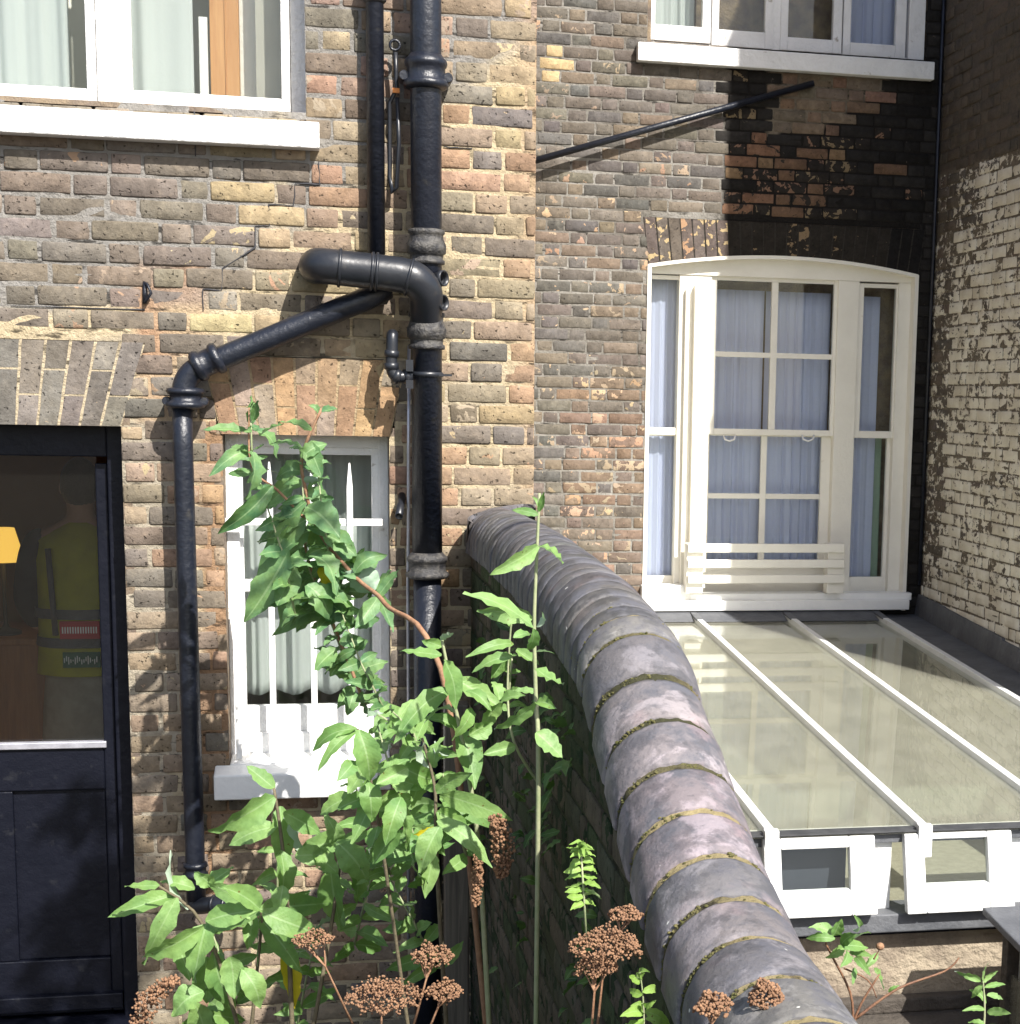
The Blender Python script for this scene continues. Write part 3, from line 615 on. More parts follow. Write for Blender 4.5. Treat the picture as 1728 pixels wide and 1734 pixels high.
# person standing with the back to the door, high-visibility waistcoat
def skin(name, parent, m, pts, edges, rad, sub=2, root=0):
    me = bpy.data.meshes.new(name); o = bpy.data.objects.new(name, me); COL.objects.link(o)
    off = Vector(parent.location) if parent else Vector((0, 0, 0)); o.parent = parent
    me.from_pydata([tuple(Vector(p) - off) for p in pts], edges, [])
    k = o.modifiers.new('skin', 'SKIN'); k.use_smooth_shade = True; k.branch_smoothing = 0.6
    for i, r in enumerate(rad): me.skin_vertices[0].data[i].radius = r if isinstance(r, tuple) else (r, r)
    me.skin_vertices[0].data[root].use_root = True
    z = o.modifiers.new('sub', 'SUBSURF'); z.levels = sub; z.render_levels = sub; me.materials.append(m); return o
px_ = P(137, 900, Yp).x; fz = 0.33
man = thing('person', 'person indoors behind the door glass in yellow high visibility waistcoat and pale trousers', 'person', (px_, Yp, fz))
mskin = noisy('skin', (0.45, 0.27, 0.19), (0.4, 0.23, 0.16), 20, 0.6, 0.1); mdark = noisy('dark sleeve', (0.02, 0.02, 0.03), (0.03, 0.03, 0.04), 10, 0.9, 0.2)
mvest = noisy('yellow waistcoat', (0.38, 0.37, 0.025), (0.30, 0.30, 0.025), 9, 0.8, 0.3); mtrou = noisy('pale trousers', (0.36, 0.34, 0.27), (0.28, 0.26, 0.21), 12, 0.9, 0.4, bsc=20)
mhair = noisy('dark hair', (0.02, 0.014, 0.012), (0.035, 0.025, 0.02), 60, 0.6, 0.8)
def q3(x, y, z): return (px_ + x, Yp + y, fz + z)
skin('body', man, mskin, [q3(0, 0, .95), q3(0, 0, 1.12), q3(0, .0, 1.32), q3(0, 0, 1.45), q3(0, .01, 1.52), q3(0, .02, 1.60), q3(0, .03, 1.70),
    q3(-.19, 0, 1.40), q3(-.25, .0, 1.14), q3(-.22, .16, .98), q3(.19, 0, 1.40), q3(.25, 0, 1.14), q3(.22, .16, .98),
    q3(-.1, 0, .88), q3(-.11, .01, .5), q3(-.12, -.02, .08), q3(-.13, .12, .04), q3(.1, 0, .88), q3(.11, .01, .5), q3(.12, -.02, .08), q3(.13, .12, .04)],
    [(0, 1), (1, 2), (2, 3), (3, 4), (4, 5), (5, 6), (3, 7), (7, 8), (8, 9), (3, 10), (10, 11), (11, 12), (0, 13), (13, 14), (14, 15), (15, 16), (0, 17), (17, 18), (18, 19), (19, 20)],
    [(.15, .11), (.14, .10), (.16, .11), (.12, .09), .055, (.075, .09), (.07, .09), .06, .045, .032, .06, .045, .032, .085, .06, .045, .035, .085, .06, .045, .035])
for sgn in (-1, 1):
    for k in range(5):
        b_ = q3(sgn * (.205 - .012 * k), .175 + .004 * (k % 2), .975 + .012 * (2 - k)); L = (.05, .075, .082, .076, .06)[k]
        e1 = (b_[0] - sgn * L * .45, b_[1] + L * .55, b_[2] - .01); e2 = (e1[0] - sgn * L * .4, e1[1] + L * .1, e1[2] - .02)
        skin('finger', man, mskin, [b_, e1, e2], [(0, 1), (1, 2)], [.009, .008, .006], 1)
hd = MB(); hd.ball(q3(0, .015, 1.66), .1, 20, 14, (.86, 1.0, 1.22)); 
hr = hd.build('hair', mhair, man); 
fc = MB(); fc.ball(q3(0, .045, 1.645), .088, 18, 12, (.84, 1, 1.15)); fc.ball(q3(0, .14, 1.635), .014, 8, 6, (.8, 1.2, 1.4))
for sg in (-1, 1): fc.ball(q3(sg * .03, .126, 1.66), .01, 8, 6); fc.ball(q3(sg * .084, .03, 1.64), .022, 8, 6, (.4, .8, 1.3))
fc.ball(q3(0, .128, 1.60), .014, 8, 6, (1.7, .6, .4)); fc.build('face', mskin, man)
def shell(name, m, rings, parent, n=28):
    q = MB(); 
    for (z, rx, ry, ox, oy) in rings:
        for k in range(n):
            a = 2 * math.pi * k / n; r_ = 1 + .02 * math.sin(5 * a + z * 20)
            q.v.append(q3(ox + rx * r_ * math.cos(a), oy + ry * r_ * math.sin(a), z))
    for i in range(len(rings) - 1):
        for k in range(n): q.face([i * n + k, i * n + (k + 1) % n, (i + 1) * n + (k + 1) % n, (i + 1) * n + k], True)
    return q.build(name, m, parent)
shell('waistcoat', mvest, [(.80, .205, .16, 0, 0), (.95, .2, .155, 0, 0), (1.15, .19, .15, 0, 0), (1.32, .205, .15, 0, 0), (1.41, .2, .13, 0, 0), (1.455, .13, .1, 0, 0), (1.49, .075, .075, 0, .01)], man)
for zz in (.93, 1.06): shell('reflective_band', M['lead'], [(zz, .208, .163, 0, 0), (zz + .045, .206, .161, 0, 0)], man)
for sg in (-1, 1): skin('sleeve', man, mdark, [q3(sg * .12, 0, 1.425), q3(sg * .195, 0, 1.39), q3(sg * .25, 0, 1.13), q3(sg * .225, .14, 1.0)], [(0, 1), (1, 2), (2, 3)], [.07, .085, .062, .045], 2)
for sg in (-1, 1): q = MB(); q.tube([q3(sg * .10, -.150, .99), q3(sg * .11, -.155, 1.2), q3(sg * .12, -.148, 1.38)], .014, 6); q.build('reflective_strap', M['lead'], man)
shell('trousers', mtrou, [(.45, .2, .11, 0, 0), (.62, .19, .125, 0, 0), (.8, .17, .13, 0, 0), (.93, .165, .125, 0, 0)], man)
for sg in (-1, 1): skin('trouser_leg', man, mtrou, [q3(sg * .09, 0, .8), q3(sg * .11, 0, .48), q3(sg * .12, -.01, .09)], [(0, 1), (1, 2)], [.1, .078, .07], 2)
q = MB(); q.box(px_ - .08, px_ + .09, Yp - .168, Yp - .16, fz + .975, fz + 1.055); q.build('patch', noisy('red patch', (.5, .05, .06), (.4, .04, .05), 8, .8), man)['label'] = 'red panel of white lettering'
q = MB(); q.box(px_ - .07, px_ + .09, Yp - .172, Yp - .164, fz + .845, fz + .915); q.build('patch', noisy('green patch', (.03, .13, .08), (.03, .1, .07), 8, .8), man)['label'] = 'dark green panel with script'
q = MB()
for k in range(16): x = px_ - .065 + k * .0092; q.box(x, x + .004, Yp - .1765, Yp - .172, fz + .868 + .008 * math.sin(k * 2.1), fz + .89 + .009 * math.sin(k * 1.3))
q.build('lettering', M['white'], man); q = MB()
for k in range(14):
    x = px_ - .07 + k * .011; q.box(x, x + .006, Yp - .171, Yp - .168, fz + 1.0, fz + 1.03)
q.build('lettering', M['white'], man)
# ================================================================ pipes on the near house
YS = YA - 0.105
def sz(y): return P(721, y, YS).z
sxp = 0.2935
soil = thing('soil_pipe', 'thick black cast iron soil pipe running the full height of sunlit brick wall', 'pipe', (sxp, YS, 0))
q = MB(); q.tube([(sxp, YS, 0.0), (sxp, YS, sz(960))], 0.050, 32); q.tube([(sxp, YS, sz(960)), (sxp, YS, 5.6)], 0.0535, 32); q.build('pipe', M['iron'], soil)
def collar(y0, y1, prof, mat='iron', x=sxp, Y=YS):
    z0, z1 = P(721, y1, Y).z, P(721, y0, Y).z
    c = MB(); c.lathe((x, Y, z0), (0, 0, 1), [(r, d * (z1 - z0)) for r, d in prof], 36); return c
SOCK = [(.054, 0), (.066, .02), (.076, .08), (.079, .16), (.074, .25), (.066, .3), (.066, .62), (.071, .66), (.074, .75), (.071, .84), (.063, .9), (.055, 1)]
for a_, b_, m_ in ((92, 152, 'iron'), (935, 980, 'ironold')): collar(a_, b_, SOCK).build('collar', M[m_], soil)
NECK = [(.055, 0), (.064, .02), (.064, .12), (.057, .15), (.058, .28), (.068, .32), (.069, .55), (.060, .72), (.058, .84), (.064, .88), (.064, .97), (.055, 1)]
collar(388, 448, NECK).build('collar', M['ironold'], soil); collar(528, 592, NECK).build('collar', M['ironold'], soil)
for y in (122,):
    for sg in (-1, 1):
        c = MB(); z = sz(y + 8); c.lathe((sxp + sg * .075, YS + .0, z), (0, 1, 0), [(.016, -.02), (.018, 0), (.016, .09)], 12); c.build('bracket', M['iron'], soil)
for y in (473, 514):
    c = MB(); o_ = Vector((sxp + .02, YS - .03, P(735, y, YS).z)); ax = Vector((.75, -.62, 0.03)).normalized()
    c.lathe(o_, ax, [(.022, 0), (.022, .03), (.028, .034), (.028, .05), (.0235, .051), (.0225, .03), (.02, .012)], 20); c.build('boss', M['upvc'], soil)
YV = YA - 0.19
bend = thing('branch_pipe', 'fat black plastic bend leaving the wall and turning down into soil pipe', 'pipe', tuple(P(540, 450, YA)))
def smooth(pts, n=6):
    pts = [Vector(p) for p in pts]; out = []
    for i in range(len(pts) - 1):
        p0, p1, p2, p3 = pts[max(i - 1, 0)], pts[i], pts[i + 1], pts[min(i + 2, len(pts) - 1)]
        for k in range(n):
            t = k / n; out.append(0.5 * ((2 * p1) + (p2 - p0) * t + (2 * p0 - 5 * p1 + 4 * p2 - p3) * t * t + (3 * p1 - p0 - 3 * p2 + p3) * t ** 3))
    out.append(pts[-1]); return out
pts = smooth([P(537, 452, YA + .05), P(536, 451, YA - .06), P(541, 450, YV + .03), P(565, 452, YV), P(600, 456, YV), P(645, 461, YV), P(680, 466, YV), P(704, 474, YV), P(720, 494, YV + .02), P(722, 518, YV + .05), P(721.5, 545, YS)], 6)
q = MB(); q.tube(pts, [.0605 if i < 46 else .0605 - .0055 * (i - 46) / (len(pts) - 46) for i in range(len(pts))], 32); q.build('bend', M['upvc'], bend)
for xx in (578, 627, 640, 694):
    best = min(range(len(pts)), key=lambda i: abs(proj(pts[i])[0] - xx) + (99 if i < 12 else 0)); d = (pts[best + 1] - pts[best - 1]).normalized()
    c = MB(); c.lathe(pts[best] - d * .006, d, [(.06, 0), (.0665, .002), (.0665, .010), (.06, .012)], 32); c.build('ring', M['upvc'], bend)
# thin vertical waste and the diagonal run
YT = YA - 0.055
dn = thing('waste_pipe', 'thin dark blue black pipe coming straight down left of the soil pipe', 'pipe', (P(636, 300, YT).x, YT, P(636, 500, YT).z))
tx = P(636.5, 250, YT).x
q = MB(); q.tube([(tx, YT, 5.6), (tx, YT, P(636, 490, YT).z)], .0305, 24); q.build('pipe', M['iron'], dn)
q = MB(); zt = P(636, 5, YT).z; q.lathe((tx, YT, zt), (0, 0, 1), [(.032, 0), (.04, .008), (.04, .05), (.046, .06), (.046, .075), (.033, .08)], 24); q.build('collar', M['ironold'], dn)
q = MB(); zt = P(636, 505, YT).z; q.lathe((tx, YT, zt), (0, 0, 1), [(.035, -.02), (.045, 0), (.05, .03), (.05, .055), (.034, .06)], 24); q.build('hopper', M['upvc'], dn)
YD = YA - 0.10
dp = thing('drain_pipe', 'black drainpipe sloping down left from the pipes then dropping between the door and lower window', 'pipe', (P(310, 690, YD).x, YD, 0.9))
dx = P(312, 760, YD).x
path = smooth([P(655, 488, YD + .02), P(620, 506, YD), P(560, 530, YD), P(480, 563, YD), P(400, 596, YD), P(352, 616, YD), P(325, 631, YD), P(312, 655, YD), P(311, 690, YD)], 6)
q = MB(); q.tube(path, .040, 28); q.build('sloping_pipe', M['iron'], dp)
z_b = P(331, 1478, YD).z; dxb = P(331, 1470, YD).x
q = MB(); q.tube([(P(309, 690, YD).x, YD, P(311, 680, YD).z), (P(310, 760, YD).x, YD, P(311, 760, YD).z), (dxb, YD, z_b), (dxb, YD, z_b - .1)], .034, 28); q.build('drop_pipe', M['iron'], dp)
c = MB(); zz = P(313, 692, YD).z; zh = P(313, 656, YD).z - zz; xx = P(314, 672, YD).x
c.lathe((xx, YD, zz), (0, 0, 1), [(.036, 0), (.062, .05 * zh), (.069, .18 * zh), (.062, .32 * zh), (.053, .4 * zh), (.053, .65 * zh), (.06, .7 * zh), (.066, .82 * zh), (.06, .95 * zh), (.04, zh)], 32); c.build('collar', M['iron'], dp)
for sg in (-1, 1):
    c = MB(); c.lathe((xx + sg * .062, YD - .005, zz + .35 * zh), (0, 1, 0), [(.013, -.012), (.016, 0), (.013, .1)], 12); c.build('bracket', M['iron'], dp)
d = (P(352, 616, YD) - P(330, 626, YD)).normalized(); p0 = P(333, 622, YD)
c = MB(); c.lathe(p0, d, [(.042, -.01), (.051, -.004), (.056, .01), (.051, .022), (.045, .026), (.045, .06), (.052, .064), (.056, .075), (.052, .088), (.041, .092)], 28); c.build('collar', M['iron'], dp)
c = MB(); c.lathe((dxb, YD, z_b - .02), (0, 0, 1), [(.035, 0), (.044, .008), (.044, .02), (.038, .024), (.038, .04), (.044, .044), (.042, .056), (.035, .06)], 24); c.build('collar', M['iron'], dp)
sh = smooth([(dxb, YD, z_b - .08), (dxb + .005, YD - .01, z_b - .12), P(362, 1532, YD - .06), P(402, 1534, YD - .09)], 5)
c = MB(); c.tube(sh, .030, 20); c.build('shoe', M['upvc'], dp)
for k in range(3):
    i = len(sh) - 2 - k * 2; dd = (sh[i + 1] - sh[i - 1]).normalized(); c = MB(); c.lathe(sh[i], dd, [(.03, 0), (.036, .002), (.036, .01), (.03, .012)], 20); c.build('ring', M['upvc'], dp)
# small grey waste elbow clipped to the soil pipe
YE = YA - 0.14
el_ = thing('waste_elbow', 'small grey plastic waste elbow strapped to the left of the soil pipe', 'pipe', tuple(P(664, 600, YE)))
ep = smooth([P(665, 567, YA), P(665, 567, YE + .03), P(664.5, 570, YE + .005), P(664, 590, YE), P(663, 612, YE), P(665, 630, YE), P(675, 638, YE), P(697, 636, YE + .01)], 5)
c = MB(); c.tube(ep, .0205, 20); c.build('pipe', M['upvc'], el_)
for i in (17, 22, 29, 33):
    dd = (ep[min(i + 1, len(ep) - 1)] - ep[i - 1]).normalized(); c = MB(); c.lathe(ep[i] - dd * .012, dd, [(.0205, 0), (.0255, .001), (.0255, .022), (.0205, .024)], 20); c.build('socket', M['upvc'], el_)
c = MB(); zz = P(700, 634, YS).z; c.lathe((sxp, YS, zz - .008), (0, 0, 1), [(.054, 0), (.059, .001), (.059, .017), (.054, .018)], 32); c.box(sxp + .04, sxp + .085, YS - .058, YS - .052, zz - .004, zz + .004); c.box(sxp - .075, sxp - .05, YS - .065, YS - .03, zz + .01, zz + .05); c.box(sxp - .075, sxp - .05, YS - .065, YS - .03, zz - .05, zz - .02); c.build('strap', M['upvc'], el_)
ov = MB(); o0, o1 = P(681, 838, YA + .01), P(676, 874, YA - .11); dd = (o1 - o0).normalized(); ov.lathe(o0, dd, [(.014, 0), (.014, (o1 - o0).length), (.0105, (o1 - o0).length + .001), (.01, (o1 - o0).length - .05)], 20)
setp(ov.build('overflow_pipe', M['upvc']), 'short grey overflow pipe stub poking out between lower window and soil pipe', 'pipe')
c = MB(); c.tube([P(693, 585, YA - .03), P(692, 760, YA - .05), P(692, 880, YA - .04), P(691, 1000, YA - .05), P(692, 1180, YA - .04), P(692, 1600, YA - .04)], .006, 8); setp(c.build('cable', M['silver']), 'thin grey cable running down the wall on the left edge of soil pipe', 'cable')
rp = thing('rope_loop', 'black rope loop and ring hanging between the thin pipe and soil pipe', 'rope', tuple(P(670, 150, YA - .05)))
c = MB(); cc = P(669, 76, YA - .06)
c.tube([cc + Vector((.017 * math.cos(a), 0, .017 * math.sin(a))) for a in [2 * math.pi * k / 16 for k in range(17)]], .005, 8, False); c.build('ring', M['iron'], rp)
c = MB(); c.tube([P(670, 88, YA - .06), P(671, 120, YA - .055), P(672, 150, YA - .06), P(660, 175, YA - .05), P(660, 300, YA - .05), P(665, 326, YA - .055), P(672, 318, YA - .06), P(676, 240, YA - .06), P(673, 165, YA - .06)], .0075, 10); c.build('rope', M['upvc'], rp)
c = MB(); c.box(*[v for pr in ((P(665, 152, YA - .07).x, P(677, 152, YA - .07).x), (YA - .075, YA - .06), (P(670, 157, YA - .07).z, P(670, 149, YA - .07).z)) for v in pr]); c.build('tag', noisy('orange tag', (.7, .25, .05), (.6, .2, .04)), rp)
c = MB(); v0 = P(247, 495, YA - .02); c.tube([P(244, 478, YA), P(250, 482, YA - .02), P(256, 496, YA - .02), P(246, 512, YA - .02), P(246, 512, YA + .01)], .005, 8); c.tube([P(246, 478, YA - .004), P(245, 514, YA - .004)], .008, 8); setp(c.build('wall_hook', M['iron']), 'small rusty black hook in the brickwork above the door arch', 'hook')
# ================================================================ far house (B)
houseB = thing('brick_house', 'dark brick house, near black to the right, set back behind the glass roof, tall white sash window', 'house', (2.3, YB, 0))
bL, bR = P(1094, 700, YB).x, P(1546, 700, YB).x; bB = P(1350, 1035, YB).z; zs = P(1095, 445, YB).z - 0.01; rise = 0.085
tL, tR, tB = P(1097, 50, YB).x, P(1570, 50, YB).x, P(1330, 85, YB).z; tT = tB + 1.5
xc = (bL + bR) / 2; hwb = (bR - bL) / 2
def arc(x): return zs + rise * (1 - ((x - xc) / hwb) ** 2)
opsB = [(bL, bR, bB, zs), (bL - .0, bR + .0, zs, zs + rise + .212), (tL, tR, tB, tT)]
def colB(x, y, z, rng):
    px, py = proj((x, y, z)); r = rng.random(); spc = rng.choice([TAN, TAN, ORA, (.42, .3, .17), (.36, .24, .16)])
    base = rng.choice([(0.155, .135, .115), (.175, .152, .125), (.13, .122, .115), (.165, .14, .12), (.20, .16, .12)])
    if 905 < px < 952 and 80 < py < 140: return (.5, .38, .22), YEL, .2, 0
    if px > 1222 + 6 * rng.random():  # bricks turn near black from this column rightward
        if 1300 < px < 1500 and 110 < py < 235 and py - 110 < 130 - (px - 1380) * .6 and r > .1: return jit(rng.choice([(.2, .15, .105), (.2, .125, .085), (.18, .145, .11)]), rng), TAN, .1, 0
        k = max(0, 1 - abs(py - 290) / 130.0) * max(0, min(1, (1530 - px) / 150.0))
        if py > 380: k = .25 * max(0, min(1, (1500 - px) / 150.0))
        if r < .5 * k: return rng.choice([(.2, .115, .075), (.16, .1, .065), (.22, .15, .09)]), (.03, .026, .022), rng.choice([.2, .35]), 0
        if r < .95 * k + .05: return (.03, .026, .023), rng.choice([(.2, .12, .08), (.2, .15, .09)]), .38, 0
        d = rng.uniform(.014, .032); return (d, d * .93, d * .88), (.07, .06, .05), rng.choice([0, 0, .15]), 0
    amt = rng.choice([0, 0, .1, .15, .25, .36]) * (.7 if py < 250 else 1.0)
    if px > 960 and py > 640: amt += .12; base = lerp(base, (.24, .15, .1), rng.random() * .8)
    return jit(base, rng, .15), jit(spc, rng), amt, 0
def morB(x, y, z):
    px, py = proj((x, y, z))
    if px > 1226:
        if 1300 < px < 1500 and 110 < py < 225 and py - 110 < 115 - (px - 1380) * .6: return (.2, .17, .13)
        return (.02, .018, .017)
    c = lerp((.32, .305, .28), (.19, .175, .155), .5 + noise.noise(Vector((x * 3, z * 3, 2))) * 1.2); return c
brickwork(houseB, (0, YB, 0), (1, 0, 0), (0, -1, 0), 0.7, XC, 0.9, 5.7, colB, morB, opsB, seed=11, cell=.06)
def colvC(x, y, z, rng):
    px, py = proj((x, y, z + .3))
    if px > 1222: 
        r = rng.random(); return ((.03, .026, .022), (.24, .17, .1), .38 if r < .35 else .1, 0) if px < 1500 else ((.014, .013, .013), TAN, 0, 0)
    return jit((.13, .105, .09), rng), rng.choice([YEL, ORA, TAN]), rng.choice([.1, .3, .42]), 0
nv = 24
voussoirs(houseB, YB, [bL + (bR - bL) * i / nv for i in range(nv + 1)], [xc + (bL + (bR - bL) * i / nv - xc) * 1.04 for i in range(nv + 1)], zs, zs + rise + .21, colvC, (.05, .045, .04), seed=9, split=False, proud=.003, curve_b=arc, curve_t=lambda x: zs + rise + .21)
q = MB(); q.box(.7, XC + .4, YB + .3, YB + .5, 0, 7.6); q.box(.7, bL - .004, YB + .02, YB + .3, .0, 5.7); q.box(bR + .004, XC + .3, YB + .02, YB + .3, 0, 5.7); q.box(bL - .004, bR + .004, YB + .02, YB + .3, zs + rise + .01, tB - .004)
q.box(.7, XC + .4, YB + .0, YB + .3, 5.7, 7.6); q.build('wall_core', M['plainbrick'], houseB)
# side wall (C)
wallC = thing('brick_wall', 'tall side wall of flaking cream painted brick, bare and dark above, right of the sash window', 'wall', (XC, 9, 0))
def colC(x, y, z, rng):
    lim = P(1590, 300, YB).z; t = (z - lim)
    base = jit(rng.choice([(.12, .09, .065), (.09, .075, .06), (.15, .11, .08), (.1, .085, .075)]), rng, .2)
    amt = .575 + rng.uniform(-.06, .06)
    if z - lim > rng.uniform(-.03, .03) + .0: amt = rng.choice([0, 0, .2, .3]); base = jit(rng.choice([(.06, .048, .035), (.085, .062, .042), (.045, .038, .03)]), rng, .2)
    elif y > 10.2: amt = rng.uniform(.40, .52)
    if z < 1.25: amt = .64
    if z < lim and z > lim - .35 and y > 9.9: amt -= .1
    return base, TAN, amt, rng.uniform(-.004, .004)
def morC(x, y, z):
    lim = P(1590, 300, YB).z; return (.06, .05, .04) if z > lim else (.17, .14, .1)
wc = brickwork(wallC, (XC, 0, 0), (0, -1, 0), (-1, 0, 0), -YB, -7.58, .9, 5.7, colC, morC, (), bm='pbrick', seed=21, cell=.06)
for o in list(wallC.children):          # mortar above the painted part carries no paint
    if o.name.startswith('mortar'):
        lim = P(1590, 300, YB).z; at = o.data.color_attributes['scol']
        for i, v in enumerate(o.data.vertices):
            if v.co.z + wallC.location.z > lim: at.data[i].color = (.1, .1, .1, 0.1)
q = MB(); q.box(XC + .012, XC + .35, 7.6, YB + .3, 0, 8.0); q.build('wall_core', M['plainbrick'], wallC)
q = MB(); q.tube([(XC - .02, YB - .02, 1.2), (XC - .02, YB - .02, 5.6)], .012, 8); q.build('corner_cable', M['iron'], wallC)
# ---- tripartite sash window
Yf = YB + 0.07
W3 = part('window', houseB, (xc, YB, bB))
def B_(x, y, Y=Yf): return P(x, y, Y).x
q = MB(); nseg = 24; zh = P(1300, 470, Yf).z      # curved head board and reveal lining
for i in range(nseg):
    xa, xb = bL + (bR - bL) * i / nseg, bL + (bR - bL) * (i + 1) / nseg
    q.hexa([(xa, Yf - .005, zh), (xb, Yf - .005, zh), (xb, Yf + .1, zh), (xa, Yf + .1, zh), (xa, Yf - .005, arc(xa)), (xb, Yf - .005, arc(xb)), (xb, Yf + .1, arc(xb)), (xa, Yf + .1, arc(xa))])
    q.hexa([(xa, YB - .004, arc(xa) - .018), (xb, YB - .004, arc(xb) - .018), (xb, Yf + .05, arc(xb) - .018), (xa, Yf + .05, arc(xa) - .018), (xa, YB - .004, arc(xa) + .004), (xb, YB - .004, arc(xb) + .004), (xb, Yf + .05, arc(xb) + .004), (xa, Yf + .05, arc(xa) + .004)])
q.box(bL - .004, bL + .022, YB - .006, Yf + .05, bB, zs); q.box(bR - .022, bR + .004, YB - .006, Yf + .05, bB, zs)
q.build('head', M['cream'], W3, 0.0)
f = MB(); fy0, fy1 = Yf, Yf + .1
# verticals (pixel columns measured at mid height)
def vert(x0, x1, y0, y1, Y0, Y1, q): q.box(P(x0, 750, Y0).x, P(x1, 750, Y0).x, Y0, Y1, P(1300, y1, Y0).z, P(1300, y0, Y0).z)
def horz(x0, x1, y0, y1, Y0, Y1, q, yy=None): ym = (y0 + y1) / 2; xm = (x0 + x1) / 2; q.box(P(x0, 750, Y0).x, P(x1, 750, Y0).x, Y0, Y1, P(xm, y1, Y0).z, P(xm, y0, Y0).z)
zb_, zt_ = bB, zh + .001
def V(x0, x1, Y0, Y1, q, za=None, zb=None): q.box(P(x0, 750, Y0).x, P(x1, 750, Y0).x, Y0, Y1, bB if za is None else za, zh if zb is None else zb)
V(1146, 1200, Yf + .004, Yf + .1, f); V(1412, 1447, Yf, Yf + .1, f); V(1513, 1545, Yf + .002, Yf + .1, f)
f.box(P(1158, 750, Yf - .05).x, P(1165, 750, Yf - .05).x, Yf - .03, Yf, bB, P(1165, 490, Yf).z); f.box(P(1172, 750, Yf - .05).x, P(1184, 750, Yf - .05).x, Yf - .05, Yf, bB, P(1175, 484, Yf).z)
f.build('frame', M['cream'], W3, .004)
def Zp(x, y, Y=Yf): return P(x, y, Y).z
def sash(xa, xb, ya, yb, Y, gx0, gx1, gya, gyb, vm=(), hm=(), xm=1300, name='sash'):
    q = MB(); x0, x1, g0, g1 = (P(v, 750, Y).x for v in (xa, xb, gx0, gx1)); za, zb, gz1, gz0 = (Zp(xm, v, Y) for v in (ya, yb, gya, gyb)); d = .035
    q.box(x0, g0, Y, Y + d, zb, za); q.box(g1, x1, Y, Y + d, zb, za); q.box(g0, g1, Y + .001, Y + d, gz1, za); q.box(g0, g1, Y + .001, Y + d, zb, gz0)
    for (a, b) in vm: q.box(P(a, 750, Y).x, P(b, 750, Y).x, Y + .003, Y + d - .006, gz0, gz1)
    for (a, b) in hm: q.box(g0, g1, Y + .005, Y + d - .008, Zp(xm, b, Y), Zp(xm, a, Y))
    q.build(name, M['cream'], W3, .003); g_ = MB(); g_.box(g0, g1, Y + .016, Y + .019, gz0, gz1); g_.build('pane', M['glass'], W3)
ml = Zp(1300, 733)
sash(1199, 1413, 466, 737, Yf + .02, 1209, 1405, 477, 727, vm=((1301, 1312),), hm=((597, 606),))
sash(1199, 1413, 727, 960, Yf + .06, 1202, 1392, 739, 948, vm=((1290, 1300),), hm=((836, 845),))
sash(1097, 1160, 466, 736, Yf + .02, 1098, 1156, 473, 724, xm=1130); sash(1093, 1152, 727, 985, Yf + .055, 1094, 1148, 738, 975, xm=1120)
sash(1446, 1514, 480, 742, Yf + .02, 1455, 1509, 487, 730, xm=1480); sash(1440, 1512, 730, 1000, Yf + .055, 1441, 1503, 742, 977, xm=1475)
q = MB(); q.box(P(1199, 750, Yf).x, P(1413, 750, Yf).x, Yf + .07, Yf + .1, bB, Zp(1300, 950)); q.box(bL + .02, P(1150, 750, Yf).x, Yf + .05, Yf + .1, bB, Zp(1120, 985)); q.box(P(1440, 750, Yf).x, bR - .02, Yf + .05, Yf + .1, bB, Zp(1475, 1000)); q.build('apron', M['cream'], W3, .004)
q = MB()
for xx in (1236, 1369): q.tube([P(xx - 10, 737, Yf + .01), P(xx - 8, 744, Yf - .01), P(xx, 747, Yf - .02), P(xx + 8, 744, Yf - .01), P(xx + 10, 737, Yf + .01)], .006, 8)
q.build('sash_lift', M['white'], W3)
q = MB(); q.box(P(1090, 1020, YB - .1).x, P(1541, 1020, YB - .1).x, YB - .1, YB + .06, P(1330, 1034, YB - .1).z, P(1330, 1017, YB - .1).z); q.box(P(1163, 1000, YB - .05).x, P(1545, 1000, YB - .05).x, YB - .05, YB + .07, P(1330, 1017, YB - .05).z - .001, P(1330, 1005, YB - .05).z)
q.box(P(1085, 990, YB).x, P(1165, 990, YB).x, YB - .06, YB + .07, P(1130, 1030, YB).z, P(1130, 990, YB).z); q.build('sill', M['white'], W3, .005)
gd = thing('window_guard', 'cream three-rail timber guard across the foot of the tall sash window', 'window guard', (P(1300, 960, YB - .12).x, YB - .12, P(1300, 990, YB - .12).z))
for (a_, b_) in ((921, 936), (948, 962), (974, 988)):
    q = MB(); q.pbox(1166, a_, 1431, b_, YB - .14, YB - .115); q.build('rail', M['cream'], gd, .004)
for x in (1163, 1402):
    q = MB(); q.pbox(x, 921, x + 28, 1005, YB - .11, YB - .02); q.build('bracket', M['cream'], gd, .003)
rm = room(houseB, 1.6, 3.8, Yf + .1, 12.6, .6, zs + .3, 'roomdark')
curtain('curtain', 'blue white net curtain behind the narrow left light of the sash window', 'blue white net curtains', P(1094, 750, Yf).x, P(1152, 750, Yf).x, bB + .1, zh, Yf + .14, 4, .012, 'curtainblue', 11)
curtain('curtain', 'blue white net curtain behind the left half of centre sash', 'blue white net curtains', P(1196, 750, Yf).x, P(1299, 750, Yf).x, bB + .1, Zp(1250, 488), Yf + .17, 6, .018, 'curtainblue', 12)
curtain('curtain', 'blue white net curtain behind the right half of centre sash', 'blue white net curtains', P(1302, 750, Yf).x, P(1412, 750, Yf).x, bB + .1, Zp(1350, 492), Yf + .17, 7, .018, 'curtainblue', 13)
curtain('curtain', 'blue white net curtain behind the narrow right light, dark gap beside it', 'blue white net curtains', P(1440, 750, Yf).x, P(1494, 750, Yf).x, bB + .1, Zp(1480, 500), Yf + .15, 3, .014, 'curtainblue', 14)
